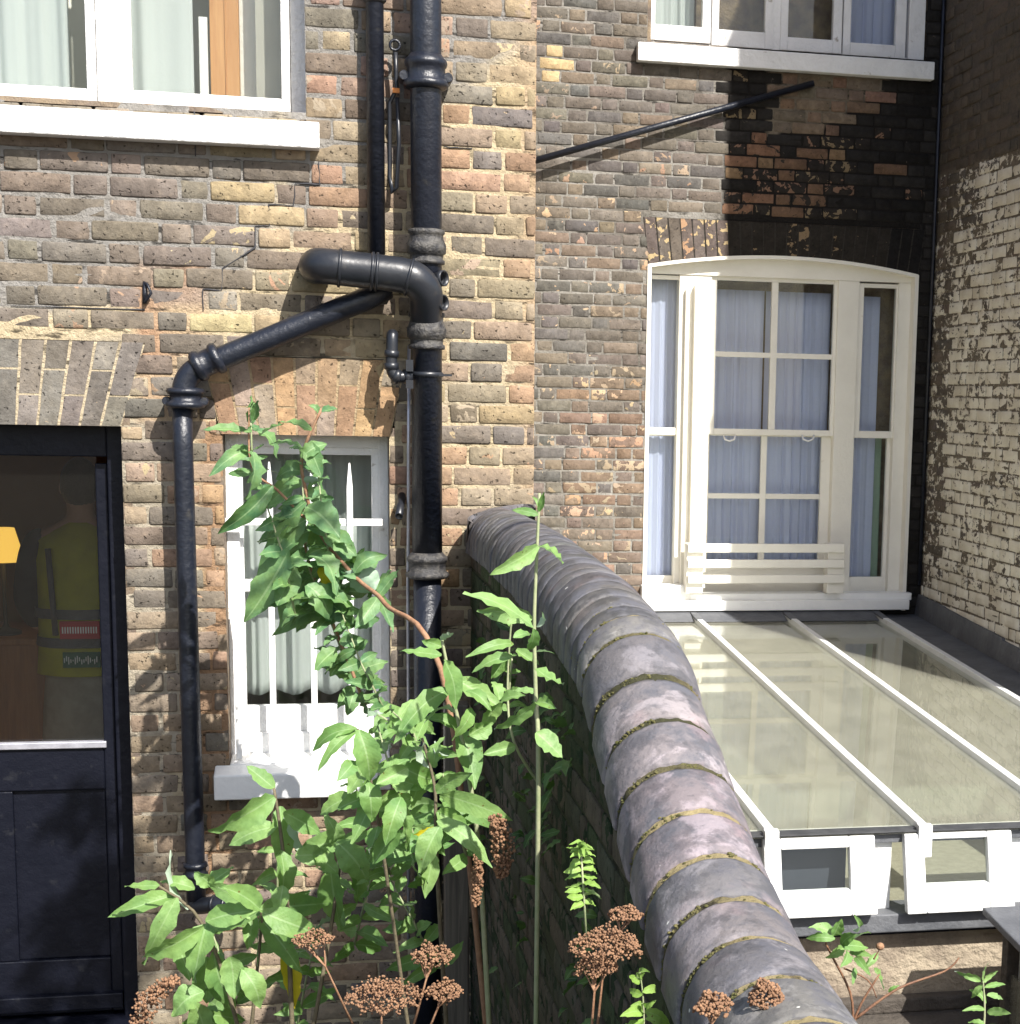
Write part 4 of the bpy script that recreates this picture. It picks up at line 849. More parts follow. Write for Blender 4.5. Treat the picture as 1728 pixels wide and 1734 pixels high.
curtain('curtain', 'sage green curtain edge low behind the narrow right light of sash window', None, P(1478, 750, Yf).x, P(1508, 750, Yf).x, bB + .1, Zp(1480, 735), Yf + .19, 2, .014, 'curtaingreen', 15)
# ---- upper window of B
Yu = YB + .06
W4 = part('window', houseB, (tL, YB, tB))
f = MB(); f.box(tL, P(1109, 50, Yu).x, Yu, Yu + .09, tB, tT); f.box(P(1538, 50, Yu).x, tR, Yu - .03, Yu + .09, tB, tT); f.box(P(1300, 50, Yu).x + .02, P(1325, 50, Yu).x, Yu + .002, Yu + .09, tB, tT); f.box(tL, tR, Yu + .003, Yu + .09, tB - .02, P(1330, 84, Yu).z); f.box(tL, tR, Yu, Yu + .09, tT - .07, tT); f.build('frame', M['oldwhite'], W4, .004)
for (a0, a1, g0_, g1_, gy, by) in ((1100, 1207, 1112, 1193, 43, 70), (1209, 1313, 1221, 1300, 52, 80), (1326, 1431, 1339, 1416, 65, 88), (1433, 1540, 1446, 1523, 74, 96)):
    casement(W4, a0, -250, a1, by, Yu - .01, g0_, -230, g1_, gy, 'oldwhite')
q = MB(); zs0, zs1 = P(1330, 118, YB - .07).z, P(1330, 87, YB - .07).z; q.box(P(1081, 90, YB - .07).x, P(1584, 110, YB - .07).x, YB - .07, YB - .001, zs0, zs1); q.box(tL + .001, tR - .001, YB - .001, Yu + .05, zs0, zs1 + .012); q.build('sill', M['oldwhite'], W4, .006)
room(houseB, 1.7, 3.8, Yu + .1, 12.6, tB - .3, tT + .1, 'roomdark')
curtain('curtain', 'pale blue curtain in the leftmost light of the upper casement window', 'upper casement curtains', P(1105, 40, Yu).x, P(1184, 40, Yu).x, tB, tT, Yu + .15, 4, .02, 'curtain', 16)
curtain('curtain', 'blue curtain in the rightmost light of upper casement window above near black brick', 'upper casement curtains', P(1446, 40, Yu).x, P(1530, 40, Yu).x, tB, tT, Yu + .15, 4, .015, 'curtainblue', 17)
q = MB(); q.tube([P(880, 279, YB - .10), P(1378, 141, YB - .03)], .021, 12); setp(q.build('iron_pipe', M['iron']), 'thin black pipe slanting up across the grey brick wall to below the upper sill', 'pipe')

# ================================================================ glass lean-to
slope = -0.0542
ZR = ZC - 1.452
def rz(Y, d=0.0): return ZR + (YB - Y) * slope + d
co_ = thing('lean_to', 'white painted lean-to with sloping glass roof below the sash window', 'lean-to', (2.25, 6.1, 0))
XB = [0.985, 1.615, 2.245, 2.875, 3.505]; YE0 = 6.02
for i, x in enumerate(XB):
    q = MB(); w = .024
    q.hexa([(x - w, YE0, rz(YE0, -.03)), (x + w, YE0, rz(YE0, -.03)), (x + w, YB - .11, rz(YB, -.03)), (x - w, YB - .11, rz(YB, -.03)), (x - w * .8, YE0, rz(YE0, .028)), (x + w * .8, YE0, rz(YE0, .028)), (x + w * .8, YB - .11, rz(YB, .028)), (x - w * .8, YB - .11, rz(YB, .028))])
    b = q.build('glazing_bar', M['white2'], co_, .004)
    q = MB(); w = .04; q.hexa([(x - w, YE0 + .08, rz(YE0, -.085)), (x + w * .4, YE0 + .08, rz(YE0, -.085)), (x + w * .4, YB - .01, rz(YB, -.085)), (x - w, YB - .01, rz(YB, -.085)), (x - w, YE0 + .08, rz(YE0, -.03)), (x + w * .4, YE0 + .08, rz(YE0, -.03)), (x + w * .4, YB - .01, rz(YB, -.03)), (x - w, YB - .01, rz(YB, -.03))]); q.build('rafter', M['cream'], b, .003)
    q = MB(); q.hexa([(x - .026, YB - .3, rz(YB - .3, .024)), (x + .026, YB - .3, rz(YB - .3, .024)), (x + .026, YB - .02, rz(YB, .03)), (x - .026, YB - .02, rz(YB, .03)), (x - .022, YB - .3, rz(YB - .3, .034)), (x + .022, YB - .3, rz(YB - .3, .034)), (x + .022, YB - .02, rz(YB, .045)), (x - .022, YB - .02, rz(YB, .045))]); q.build('flashing_cap', M['lead'], b, .003)
    q = MB(); q.hexa([(x - .029, YE0 - .015, rz(YE0, -.10)), (x + .029, YE0 - .015, rz(YE0, -.10)), (x + .029, YE0 + .02, rz(YE0, -.10)), (x - .029, YE0 + .02, rz(YE0, -.10)), (x - .029, YE0 - .015, rz(YE0, .03)), (x + .029, YE0 - .015, rz(YE0, .03)), (x + .029, YE0 + .02, rz(YE0, .034)), (x - .029, YE0 + .02, rz(YE0, .034))]); q.build('bar_end', M['white2'], b, .004)
    if i < len(XB) - 1:
        x2 = XB[i + 1]; q = MB(); a, b_ = x + .02, x2 - .02
        q.hexa([(a, YE0 + .005, rz(YE0, -.004)), (b_, YE0 + .005, rz(YE0, -.004)), (b_, YB - .2, rz(YB - .2, -.004)), (a, YB - .2, rz(YB - .2, -.004)), (a, YE0 + .005, rz(YE0, .002)), (b_, YE0 + .005, rz(YE0, .002)), (b_, YB - .2, rz(YB - .2, .002)), (a, YB - .2, rz(YB - .2, .002))])
        q.build('roof_pane', M['roofglass'], co_)
q = MB(); a, b_ = .70, XB[-1] - .02
for k in range(5):
    a, b_ = ([.70] + XB)[k] + .025, ([.70] + XB)[k + 1] - .025
    q.hexa([(a, YB - .24, rz(YB - .24, .004)), (b_, YB - .24, rz(YB - .24, .004)), (b_, YB - .002, rz(YB, .02)), (a, YB - .002, rz(YB, .02)), (a, YB - .24, rz(YB - .24, .009)), (b_, YB - .24, rz(YB - .24, .009)), (b_, YB - .002, rz(YB, .06)), (a, YB - .002, rz(YB, .06))])
q.build('head_flashing', M['lead'], co_, .003)
q = MB(); x0 = XB[-1] + .026
q.hexa([(x0, 5.9, rz(5.9, -.02)), (XC - .004, 5.9, rz(5.9, -.02)), (XC - .004, YB - .004, rz(YB, -.02)), (x0, YB - .004, rz(YB, -.02)), (x0, 5.9, rz(5.9, .0)), (XC - .004, 5.9, rz(5.9, .0)), (XC - .004, YB - .004, rz(YB, .0)), (x0, YB - .004, rz(YB, .0))])
q.build('side_gutter', M['lead'], co_, .003)
q = MB()
NS = 12; yy = [7.6 + (YB - .006 - 7.6) * k / NS for k in range(NS + 1)]; rng = random.Random(4)
hh = [.12 + .03 * math.floor(k / 3) / 4 + rng.uniform(-.006, .006) for k in range(NS + 1)]
for k in range(NS):
    y0, y1 = yy[k], yy[k + 1]; X0, X1 = XC - .022, XC - .004
    q.hexa([(X0 - .02, y0, rz(y0, .001)), (X1, y0, rz(y0, .001)), (X1, y1, rz(y1, .001)), (X0 - .02, y1, rz(y1, .001)), (X0, y0, rz(y0, hh[k])), (X1, y0, rz(y0, hh[k])), (X1, y1, rz(y1, hh[k])), (X0, y1, rz(y1, hh[k]))])
q.build('wall_flashing', M['lead'], co_, 0)
# front frame
YFc = 6.09
def zf(y, x=1480, Y=YFc): return P(x, y, Y).z
def xf(x, y=1470, Y=YFc): return P(x, y, Y).x
zsill = zf(1549); zhead = zf(1404)
q = MB(); q.box(.70, XC, YFc - .03, YFc + .06, zhead, rz(YE0, -.047)); q.build('eaves_board', M['oldwhite'], co_, .004)
q = MB(); q.box(.70, XC, YE0 + .025, YE0 + .14, rz(YE0, -.044), rz(YE0, -.008)); q.build('eaves_flashing', M['lead'], co_, .002)
for i in range(len(XB) - 1):
    q = MB(); q.box(XB[i] + .021, XB[i + 1] - .021, YE0 - .004, YE0 + .075, rz(YE0, .0045), rz(YE0, .009)); q.build('edge_strip', M['leadd'], co_, .001)
for (a, b_) in ((1276, 1304), (1477, 1507), (1701, 1732)):
    q = MB(); q.box(xf(a), xf(b_), YFc - .02, YFc + .06, zsill, zhead - .001); q.build('post', M['white2'], co_, .005)
for a in (2.95, 3.4, .85, 1.2):
    q = MB(); q.box(a, a + .06, YFc - .02, YFc + .06, zsill, zhead - .001); q.build('post', M['white2'], co_, .005)
for (a0, a1, yb, g0_, g1_, gt, gb) in ((1284, 1470, 1529, 1313, 1427, 1424, 1489), (1519, 1698, 1531, 1552, 1657, 1416, 1487)):
    cs = part('casement', co_, (xf(a0), YFc, zhead)); q = MB()
    X0, X1, G0, G1 = xf(a0), xf(a1), xf(g0_), xf(g1_); Zt, Zb, Gt, Gb = zhead - .006, zf(yb), zf(gt), zf(gb); d = .04; y_ = YFc - .075
    q.box(X0, G0, y_, y_ + d, Zb, Zt); q.box(G1, X1, y_, y_ + d, Zb, Zt); q.box(G0, G1, y_ + .001, y_ + d, Zb, Gb); q.box(G0, G1, y_ + .001, y_ + d, Gt, Zt)
    sh_ = lambda mb: setattr(mb, 'v', [(v[0], v[1] - (Zt - v[2]) * .26, v[2]) for v in mb.v])
    sh_(q); q.build('sash', M['white2'], cs, .006)
    q = MB(); q.box(G0 - .004, G1 + .004, y_ + .02, y_ + .024, Gb - .004, Gt + .004); sh_(q); q.build('pane', M['glass'], cs)
    if a0 < 1300: q = MB(); q.box(G0 - .02, G1 + .02, YFc + .02, YFc + .03, Gb - .1, Gt + .03); q.build('pane_reflection', M['navy'], cs)  # navy sheet added to imitate the dark reflection in this pane
    q = MB(); q.tube([((X1 - .02), YFc - .03, Zb + .10), ((X1 - .05), YFc - .12, Zb + .03)], .006, 8); q.build('stay', M['silver'], cs)
q = MB(); q.box(.70, XC, YFc - .10, YFc + .08, zf(1567), zf(1549, Y=YFc - .1) - .002); q.build('front_sill', M['lead'], co_, .006)
q = MB(); q.box(.70, XC, YFc - .045, YFc + .08, zf(1578), zf(1567) - .001); q.build('lower_sill', M['black'], co_, .004)
q = MB(); q.box(.70, XC, YFc - .01, YFc + .12, 0, zf(1578) - .001); q.build('front_wall', M['render'], co_)
q = MB(); q.box(.70, XC, YFc - .07, YFc - .011, 0, zf(1683)); q.build('plinth', M['ground'], co_, .01)
# inside of the lean-to
q = MB(); q.box(.70, 3.80, YFc + .13, YB - .06, .13, .15); q.build('floor_slab', M['carpet'], co_)
q = MB(); q.box(3.78, 3.82, YFc + .13, YB - .08, .151, 1.0 - .22); q.build('inner_side_wall', M['plaster'], co_)
q = MB(); q.box(.72, 3.78, YB - .10, YB - .06, .151, rz(YB, -.1)); q.build('inner_back_wall', M['plaster'], co_)
q = MB(); q.box(.72, 3.76, 6.78, 6.86, zf(1385, Y=6.78), rz(6.8, -.06)); q.build('inner_beam', M['innerpale'], co_, .004)
q = MB(); q.box(2.35, 2.45, YB - .13, YB - .101, .16, .85); q.box(3.15, 3.25, YB - .13, YB - .101, .16, .85); q.build('inner_door_frame', M['white2'], co_, .004)
q = MB(); q.box(2.45, 3.15, YB - .12, YB - .101, .16, .84); q.build('inner_door', M['lead'], co_)
cu = thing('cupboard', 'pale cupboard top glimpsed through the glass roof beside the curved wall', 'cupboard', (1.7, 8.3, .15))
q = MB(); q.box(1.15, 2.05, 7.6, 8.7, .16, .52); q.build('carcass', M['cream'], cu, .006); q = MB(); q.box(1.12, 2.08, 7.57, 8.73, .521, .55); q.build('top', M['white2'], cu, .006)
# small glazed frame in the corner bottom right
cf = thing('cold_frame', 'small dark framed glass outhouse cut off at the lower right corner', 'outhouse', (2.9, 5.6, 0))
c0 = P(1664, 1536, 5.75); zc0 = c0.z; X0 = c0.x
q = MB(); q.hexa([(X0, 3.6, zc0 - .2), (X0 + 1.6, 3.6, zc0 - .2), (X0 + 1.6, 5.75, zc0 - .03), (X0, 5.75, zc0 - .03), (X0, 3.6, zc0 - .165), (X0 + 1.6, 3.6, zc0 - .165), (X0 + 1.6, 5.75, zc0), (X0, 5.75, zc0)])
q.build('roof', M['lead'], cf, .006)
q = MB(); q.box(X0 + .05, X0 + .10, 5.6, 5.66, 0, zc0 - .045); q.build('post', M['timber'], cf, .005)
q = MB(); q.box(X0 + .05, X0 + .10, 3.7, 3.76, 0, zc0 - .2); q.build('post', M['timber'], cf, .005)
q = MB(); q.box(X0 + .065, X0 + .075, 3.76, 5.6, 0.05, zc0 - .22); q.build('side_pane', M['roofglass'], cf)
q = MB(); q.box(X0 + .10, X0 + 1.5, 5.625, 5.64, 0.05, zc0 - .05); q.build('back_panel', M['cream'], cf)
# ================================================================ garden wall with half-round coping
prof = [(6.10, .555, -.425), (5.4, .572, -.412), (4.78, .587, -.412), (4.05, .612, -.438), (3.58, .628, -.487), (3.44, .633, -.535), (3.34, .636, -.60), (3.18, .638, -.655), (3.05, .640, -.715), (2.90, .641, -.768), (2.77, .643, -.812), (2.54, .645, -.862), (2.36, .647, -.872), (2.18, .648, -.880), (1.6, .65, -.89), (.7, .655, -.89)]
def crown(Y):
    for i in range(len(prof) - 1):
        a, b = prof[i], prof[i + 1]
        if b[0] <= Y <= a[0]:
            t = (Y - a[0]) / (b[0] - a[0]); return Vector((a[1] + (b[1] - a[1]) * t, Y, a[2] + (b[2] - a[2]) * t + ZC))
    return Vector((prof[-1][1], Y, prof[-1][2] + ZC))
def crowns(Y): return (crown(Y - .04) + crown(Y) * 2 + crown(Y + .04)) / 4 if Y < 6.0 else crown(Y)
GW = thing('garden_wall', 'dark mossy brick garden wall topped by a sweeping purple half-round coping', 'wall', (.6, 6.0, 0))
RC = .122
js = [6.09]; 
while js[-1] > 3.62: js.append(js[-1] - .086 - .01 * math.sin(len(js) * 2.3))
js += [3.50, 3.36, 3.205, 3.06, 2.915, 2.775, 2.63, 2.49, 2.33, 2.17, 2.0, 1.82, 1.64, 1.46, 1.28, 1.1, .92, .74]
cb = MB(); mo = MB(); moss = MB(); rng = random.Random(77)
def ringpt(Y, a, r, fr=None):
    c = crowns(Y); tn = (crowns(Y + .02) - crowns(Y - .02)).normalized(); sx = Vector((1, 0, 0)); sx = (sx - tn * sx.dot(tn)).normalized(); up = sx.cross(tn)
    if up.z < 0: up = -up
    c = c - up * RC
    if a < 0 or a > math.pi:      # vertical skirt below the half round
        k = -a if a < 0 else a - math.pi
        return c + sx * (r if a < 0 else -r) - up * k * RC
    return c + sx * math.cos(a) * r + up * math.sin(a) * r
for i in range(len(js) - 1):
    y0, y1 = js[i], js[i + 1]; L = y0 - y1; gap = .008 if y0 > 3.6 else .019
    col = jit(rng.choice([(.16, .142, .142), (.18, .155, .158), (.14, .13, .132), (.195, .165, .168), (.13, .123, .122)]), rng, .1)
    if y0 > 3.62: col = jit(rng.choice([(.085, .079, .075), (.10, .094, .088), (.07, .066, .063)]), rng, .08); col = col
    nA = 26; nL = 4; i0 = len(cb.v); dr_ = rng.uniform(-.0015, .002)
    for j in range(nL + 1):
        t = (0, .07, .5, .93, 1)[j]; Y = y0 - gap / 2 - (L - gap) * t; edge = j in (0, nL)
        for k in range(nA + 1):
            a = -.35 + (math.pi + .7) * k / nA
            r = RC + dr_ - (.003 if edge else 0) + .0016 * noise.noise(Vector((a * 4, Y * 14, 1))) + .0012 * noise.noise(Vector((a * 14, Y * 60, 5)))
            if edge: r -= .004 * max(0, noise.noise(Vector((a * 7, i * 5.1, 9 + j))))
            cb.v.append(tuple(ringpt(Y + .004 * noise.noise(Vector((a * 5, i * 3.7, j))) * (1 if edge else 0), a, r)))
    for j in range(nL):
        for k in range(nA):
            q_ = i0 + j * (nA + 1) + k; cb.face([q_, q_ + nA + 1, q_ + nA + 2, q_ + 1], True)
    for j in (0, nL):                       # end faces down into the joint
        e0 = len(cb.v)
        for k in range(nA + 1): v = Vector(cb.v[i0 + j * (nA + 1) + k]); c = crowns(y0 if j == 0 else y1); c.z -= RC; cb.v.append(tuple(v + (c - v) * .12))
        for k in range(nA):
            a_, b_ = i0 + j * (nA + 1) + k, e0 + k
            cb.face([a_, a_ + 1, b_ + 1, b_] if j == 0 else [a_ + 1, a_, b_, b_ + 1])
    cb.att('bcol', (*col, 1))
    # moss tufts in the joint
    if i > 0 and y0 < 3.75:
        for _ in range(260):
            a = rng.uniform(0.02, math.pi + .2); dn_ = noise.noise(Vector((a * 5, i * 3.3, 0))) + (.35 if a > 2.0 else -.02)
            if rng.random() > dn_ * 1.5 + .1: continue
            pnt = ringpt(y0 + rng.gauss(0, .0035 + .004 * max(0, dn_)), a, RC - .0055 + rng.uniform(-.002, .002)); moss.ball(pnt, rng.uniform(.0012, .0042), 5, 4, (rng.uniform(.8, 1.6), rng.uniform(.7, 1.2), rng.uniform(.6, 1)))
nA = 26; Ys_ = [6.09 - (6.09 - .7) * k / 110 for k in range(111)]
for j, Y in enumerate(Ys_):
    for k in range(nA + 1): a = -.3 + (math.pi + .6) * k / nA; mo.v.append(tuple(ringpt(Y, a, RC - .0055 + .005 * noise.noise(Vector((a * 6, Y * 30, 3))))))
for j in range(110):
    for k in range(nA): q_ = j * (nA + 1) + k; mo.face([q_, q_ + nA + 1, q_ + nA + 2, q_ + 1], True)
mc = []
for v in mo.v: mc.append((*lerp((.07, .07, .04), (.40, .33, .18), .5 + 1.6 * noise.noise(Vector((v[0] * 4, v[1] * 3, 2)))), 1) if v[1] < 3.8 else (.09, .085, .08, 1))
mo.a['bcol'] = mc
m, t, p = nmat('purple engineering brick'); a = attr(t, 'bcol'); co = coord(t)
c = mix(t, tex(t, 11, 6, .65, co, .42, .6), a.outputs[0], (.10, .10, .115))
c = mix(t, mth(t, 'MULTIPLY', tex(t, 8, 6, .62, co, .52, .58, .2), .55), c, mix(t, 1.0, a.outputs[0], (1.9, 1.9, 1.95), 'MULTIPLY'))
c = mix(t, mth(t, 'MULTIPLY', tex(t, 6, 5, .6, co, .58, .68), .45), c, mix(t, 1.0, a.outputs[0], (1.9, 1.55, 1.55), 'MULTIPLY'))
c = mix(t, mth(t, 'MULTIPLY', tex(t, 15, 6, .65, co, .52, .6, .2), .6), c, mix(t, 1.0, a.outputs[0], (.45, .47, .5), 'MULTIPLY'))
c = mix(t, mth(t, 'MULTIPLY', tex(t, 55, 5, .6, co, .58, .7), .5), c, (.05, .05, .055))
c = mix(t, tex(t, 26, 3, .5, co, .735, .76), c, (.62, .62, .58))
g_ = N(t, 'ShaderNodeNewGeometry'); t.links.new(c, p.inputs['Base Color']); p.inputs['Roughness'].default_value = .68; p.inputs['Specular IOR Level'].default_value = .5
bump(t, p, mth(t, 'ADD', tex(t, 70, 9, .7, co), tex(t, 12, 5, .6, co)), .45, .004)
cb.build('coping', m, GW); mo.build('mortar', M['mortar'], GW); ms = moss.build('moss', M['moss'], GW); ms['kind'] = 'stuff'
def colG(x, y, z, rng):
    c = rng.choice([(.10, .09, .062), (.08, .082, .05), (.115, .095, .065), (.06, .085, .035), (.12, .10, .07)]); return jit(c, rng, .2), (.02, .035, .015), rng.choice([.2, .35, .5]), rng.uniform(-.003, .003)
def morG(x, y, z): return (.08, .085, .05)
# two straight leaves following the slight turn of the wall
for (ya, yb) in ((6.09, 3.58), (3.58, .7)):
    A0 = crown(ya); B0 = crown(yb); dv = Vector((B0.x - A0.x, B0.y - A0.y, 0)); Lw = dv.length; U_ = dv.normalized(); N_ = Vector((U_.y, -U_.x, 0))
    if N_.x > 0: N_ = -N_
    O_ = Vector((A0.x, A0.y, 0)) + N_ * .10
    brickwork(GW, O_, U_, N_, 0, Lw, 0, 2.2, colG, morG, (), seed=31 + int(ya), top=lambda u, ya=ya, U_=U_: crown(ya + U_.y * u).z - .13, name='face')
q = MB()
for k in range(60):
    y0, y1 = 6.09 - (5.39) * k / 60, 6.09 - 5.39 * (k + 1) / 60; a_, b_ = crown(y0), crown(y1)
    q.hexa([(a_.x - .09, y0, 0), (a_.x + .10, y0, 0), (b_.x + .10, y1, 0), (b_.x - .09, y1, 0), (a_.x - .09, y0, a_.z - .11), (a_.x + .10, y0, a_.z - .11), (b_.x + .10, y1, b_.z - .11), (b_.x - .09, y1, b_.z - .11)])
q.build('core', M['timber'], GW)
q = MB(); pp = P(773, 1190, 5.6); q.box(pp.x - .042, pp.x + .042, 5.56, 5.64, 0, pp.z); setp(q.build('timber_post', M['post'], None, .006), 'weathered grey timber post standing at the foot of the garden wall', 'post')

# ================================================================ plants
def leaf(mb, b, t, w, rng, hint=None, flag='n', fold=.13, wavy=1.0):
    b = Vector(b); t = Vector(t); ax = t - b; L = ax.length; ax.normalize()
    h = Vector(hint) if hint else (SUN * .8 + Vector((0, -.7, .25)) + Vector((rng.gauss(0, .5), rng.gauss(0, .5), rng.gauss(0, .5))))
    if flag == 'p': h = Vector((rng.gauss(-.9, .2), rng.gauss(.15, .2), -.2)) + Vector((0, .9, 0)) * -.0; h = -h if False else h
    n = (h - ax * h.dot(ax)); 
    if n.length < 1e-3: n = ax.orthogonal()
    n.normalize(); sd_ = ax.cross(n)
    if flag == 'p': n = -(-n)
    NT, NSS = 9, 4; i0 = len(mb.v); rv = rng.random(); droop = rng.uniform(-.08, .24) * L; ph = rng.uniform(0, 6); tw = rng.gauss(0, .55); fold = fold * rng.uniform(.2, 2.6)
    lat = rng.gauss(0, .1); al = 0.0 if flag == 'y' else 1.0; lst = mb.a.setdefault('lv', [])
    for i in range(NT + 1):
        u = i / NT; wd_ = w * (math.sin(math.pi * min(1, u * .985 + .012) ** .78) ** .85) * 1.08 + .0006
        c = b + ax * (u * L) + n * (droop * math.sin(math.pi * min(1, u * 1.05)) * 1.0) - Vector((0, 0, 1)) * (.12 * L * u * u) + sd_ * (lat * L * u * u)
        rot = tw * u; sA = sd_ * math.cos(rot) + n * math.sin(rot); nA = n * math.cos(rot) - sd_ * math.sin(rot)
        for j in range(NSS + 1):
            q = (j / NSS - .5) * 2
            e = w * .11 * wavy * math.sin(u * 21 + ph + q) * abs(q)
            serr = 1 + (.05 * (1 if i % 2 else -1) if abs(q) == 1 and 0 < i < NT else 0)
            p = c + sA * (q * wd_ * .5 * serr) + nA * (abs(q) * wd_ * fold + e)
            mb.v.append(tuple(p)); lst.append((u, j / NSS, rv, al))
    for i in range(NT):
        for j in range(NSS):
            k = i0 + i * (NSS + 1) + j; mb.face([k, k + 1, k + NSS + 2, k + NSS + 1], True)
def plant_leaves(mb, L, Y, rng, sc=1.0, jit_y=.12):
    for r in L:
        bx, by, tx, ty, w = r[:5]; fl = r[5] if len(r) > 5 else 'n'
        y0 = Y + rng.uniform(-jit_y, jit_y); y1 = y0 + rng.uniform(-.06, .04)
        leaf(mb, P(bx, by, y0), P(tx, ty, y1), w * .82 * sc / F * Y, rng, flag=fl)
def shoot(mb, pts, n, L, w, rng, t0=0.0, droop=.5, small_tip=True):
    pts = [Vector(p) for p in pts]; seg = [(pts[i + 1] - pts[i]).length for i in range(len(pts) - 1)]; T = sum(seg)
    for k in range(n):
        t = (t0 + (1 - t0) * k / max(1, n - 1)) * T; i = 0
        while i < len(seg) - 1 and t > seg[i]: t -= seg[i]; i += 1
        d = (pts[i + 1] - pts[i]).normalized(); c = pts[i] + d * min(t, seg[i]); u = d.orthogonal().normalized(); v = d.cross(u); a0 = k * math.pi / 2 + rng.uniform(-.5, .5)
        sc = (1 - .6 * (k / max(1, n - 1)) ** 2) if small_tip else 1
        for s_ in (0, math.pi):
            o = u * math.cos(a0 + s_) + v * math.sin(a0 + s_); l = L * sc * rng.uniform(.75, 1.15)
            dr = (o + d * rng.uniform(.25, .7) + Vector((0, -.15, -droop * rng.uniform(.3, 1.1)))).normalized()
            leaf(mb, c, c + dr * l, w * sc * rng.uniform(.58, .85), rng)
def bush(name, label, cat, base, lists, Y, seed, stems, mat='leaf', shoots=(), sc=1.0, smat='stem', group=None, jy=.12):
    rng = random.Random(seed); th = thing(name, label, cat, tuple(base), group); mb = MB(); plant_leaves(mb, lists, Y, rng, sc, jy)
    for (pp, n, L, w) in shoots: shoot(mb, [P(*a) for a in pp], n, L, w, rng)
    mb.build('foliage', M[mat], th)
    for (pp, r) in stems:
        q = MB(); ps = smooth([P(*a) for a in pp], 4); m_ = len(ps); q.tube(ps, [r * (1 - .5 * i / (m_ - 1)) for i in range(m_)], 8); q.build('stem', M[smat], th)
    for (pp, n, L, w) in shoots:
        q = MB(); ps = [P(*a) for a in pp]; q.tube(ps, [.004 - .002 * i / (len(ps) - 1) for i in range(len(ps))], 6); q.build('stem', M['stem'], th)
    return th
YU = 5.35
U = [(424, 720, 422, 662, 24), (428, 712, 441, 674, 18), (420, 732, 343, 716, 24), (428, 728, 472, 772, 36), (440, 738, 480, 712, 24), (428, 762, 350, 790, 30), (428, 765, 407, 832, 46), (462, 822, 378, 900, 34),
 (545, 697, 572, 688, 16), (540, 700, 522, 683, 14), (528, 728, 470, 714, 24), (514, 760, 458, 742, 26), (520, 750, 548, 802, 34), (510, 775, 556, 748, 28), (512, 790, 546, 832, 32), (515, 800, 468, 800, 36), (515, 815, 448, 852, 38), (520, 830, 562, 852, 32),
 (518, 850, 438, 908, 42), (520, 858, 576, 902, 60), (518, 880, 420, 942, 48), (526, 880, 586, 962, 64), (520, 930, 438, 972, 50), (525, 940, 582, 992, 46), (522, 900, 455, 928, 46), (490, 930, 434, 1050, 62), (540, 950, 468, 1052, 58), (560, 950, 640, 1002, 62),
 (600, 970, 655, 930, 30), (640, 1000, 668, 962, 26), (640, 1005, 668, 1062, 26), (635, 1000, 590, 955, 56), (632, 1004, 556, 990, 58), (640, 1012, 608, 1062, 32), (575, 1040, 460, 1062, 46), (562, 1052, 520, 1002, 42), (575, 1090, 622, 1074, 26), (570, 1100, 528, 1124, 36), (585, 1110, 560, 1142, 32),
 (600, 1140, 657, 1112, 36), (602, 1145, 560, 1130, 26), (612, 1160, 652, 1148, 30), (615, 1170, 642, 1204, 42), (610, 1180, 662, 1192, 36), (600, 1172, 588, 1208, 30), (520, 990, 560, 1040, 50), (500, 985, 545, 1035, 48), (530, 1005, 600, 1020, 44), (545, 1015, 500, 1062, 40), (560, 1020, 596, 1058, 36),
 (500, 960, 470, 1020, 50, 'n'), (550, 905, 600, 940, 44), (498, 870, 470, 880, 36), (540, 960, 560, 1000, 30, 'y')]
bush('butterfly_bush', 'tallest leafy butterfly bush spray arching up in front of white barred window', 'shrub', P(700, 1700, 5.0), U, YU, 5,
  [([(830, 1800, 4.7), (770, 1250, 4.7), (722, 1078, 4.75), (660, 1030, 5.0), (640, 1008, 5.1), (600, 975, 5.25), (540, 900, YU), (518, 830, YU), (512, 770, YU), (545, 692, YU)], .009), ([(518, 880, YU), (470, 830, YU), (426, 790, YU), (422, 690, YU)], .005), ([(620, 1200, YU), (590, 1120, YU), (562, 1050, YU), (520, 940, YU), (516, 880, YU)], .006)], 'leafdark',
  [([(560, 1050, YU), (522, 960, YU), (515, 860, YU), (508, 760, YU)], 12, .13, .055), ([(600, 1160, YU + .1), (570, 1080, YU), (540, 1000, YU)], 8, .11, .05), ([(640, 1010, YU - .1), (600, 960, YU), (550, 880, YU + .05)], 7, .12, .05), ([(428, 800, YU), (424, 690, YU)], 4, .10, .04), ([(500, 1040, YU - .1), (480, 940, YU - .1), (450, 850, YU - .08), (430, 780, YU - .05)], 11, .11, .06), ([(600, 1060, YU - .05), (560, 960, YU - .05), (545, 860, YU - .05), (535, 760, YU)], 12, .10, .055), ([(650, 1200, YU - .2), (610, 1120, YU - .15), (580, 1040, YU - .1)], 9, .10, .05)], smat='bark')
R1 = [(748, 1085, 770, 1068, 22), (748, 1095, 715, 1078, 22), (748, 1110, 678, 1092, 26), (752, 1118, 776, 1188, 40), (762, 1168, 652, 1224, 44), (772, 1150, 852, 1192, 40), (775, 1210, 722, 1216, 26), (778, 1236, 712, 1210, 28), (780, 1238, 816, 1322, 54), (795, 1245, 834, 1216, 40), (873, 1264, 820, 1278, 28),
  (868, 1060, 828, 1032, 20), (870, 1090, 790, 1106, 22), (860, 1105, 838, 1147, 32), (875, 1100, 906, 1126, 24), (870, 1080, 902, 1068, 20), (868, 1112, 798, 1122, 24), (850, 1190, 812, 1232, 30), (848, 1188, 890, 1176, 26), (846, 1186, 830, 1150, 24), (790, 1170, 830, 1200, 24), (800, 1200, 770, 1250, 30)]
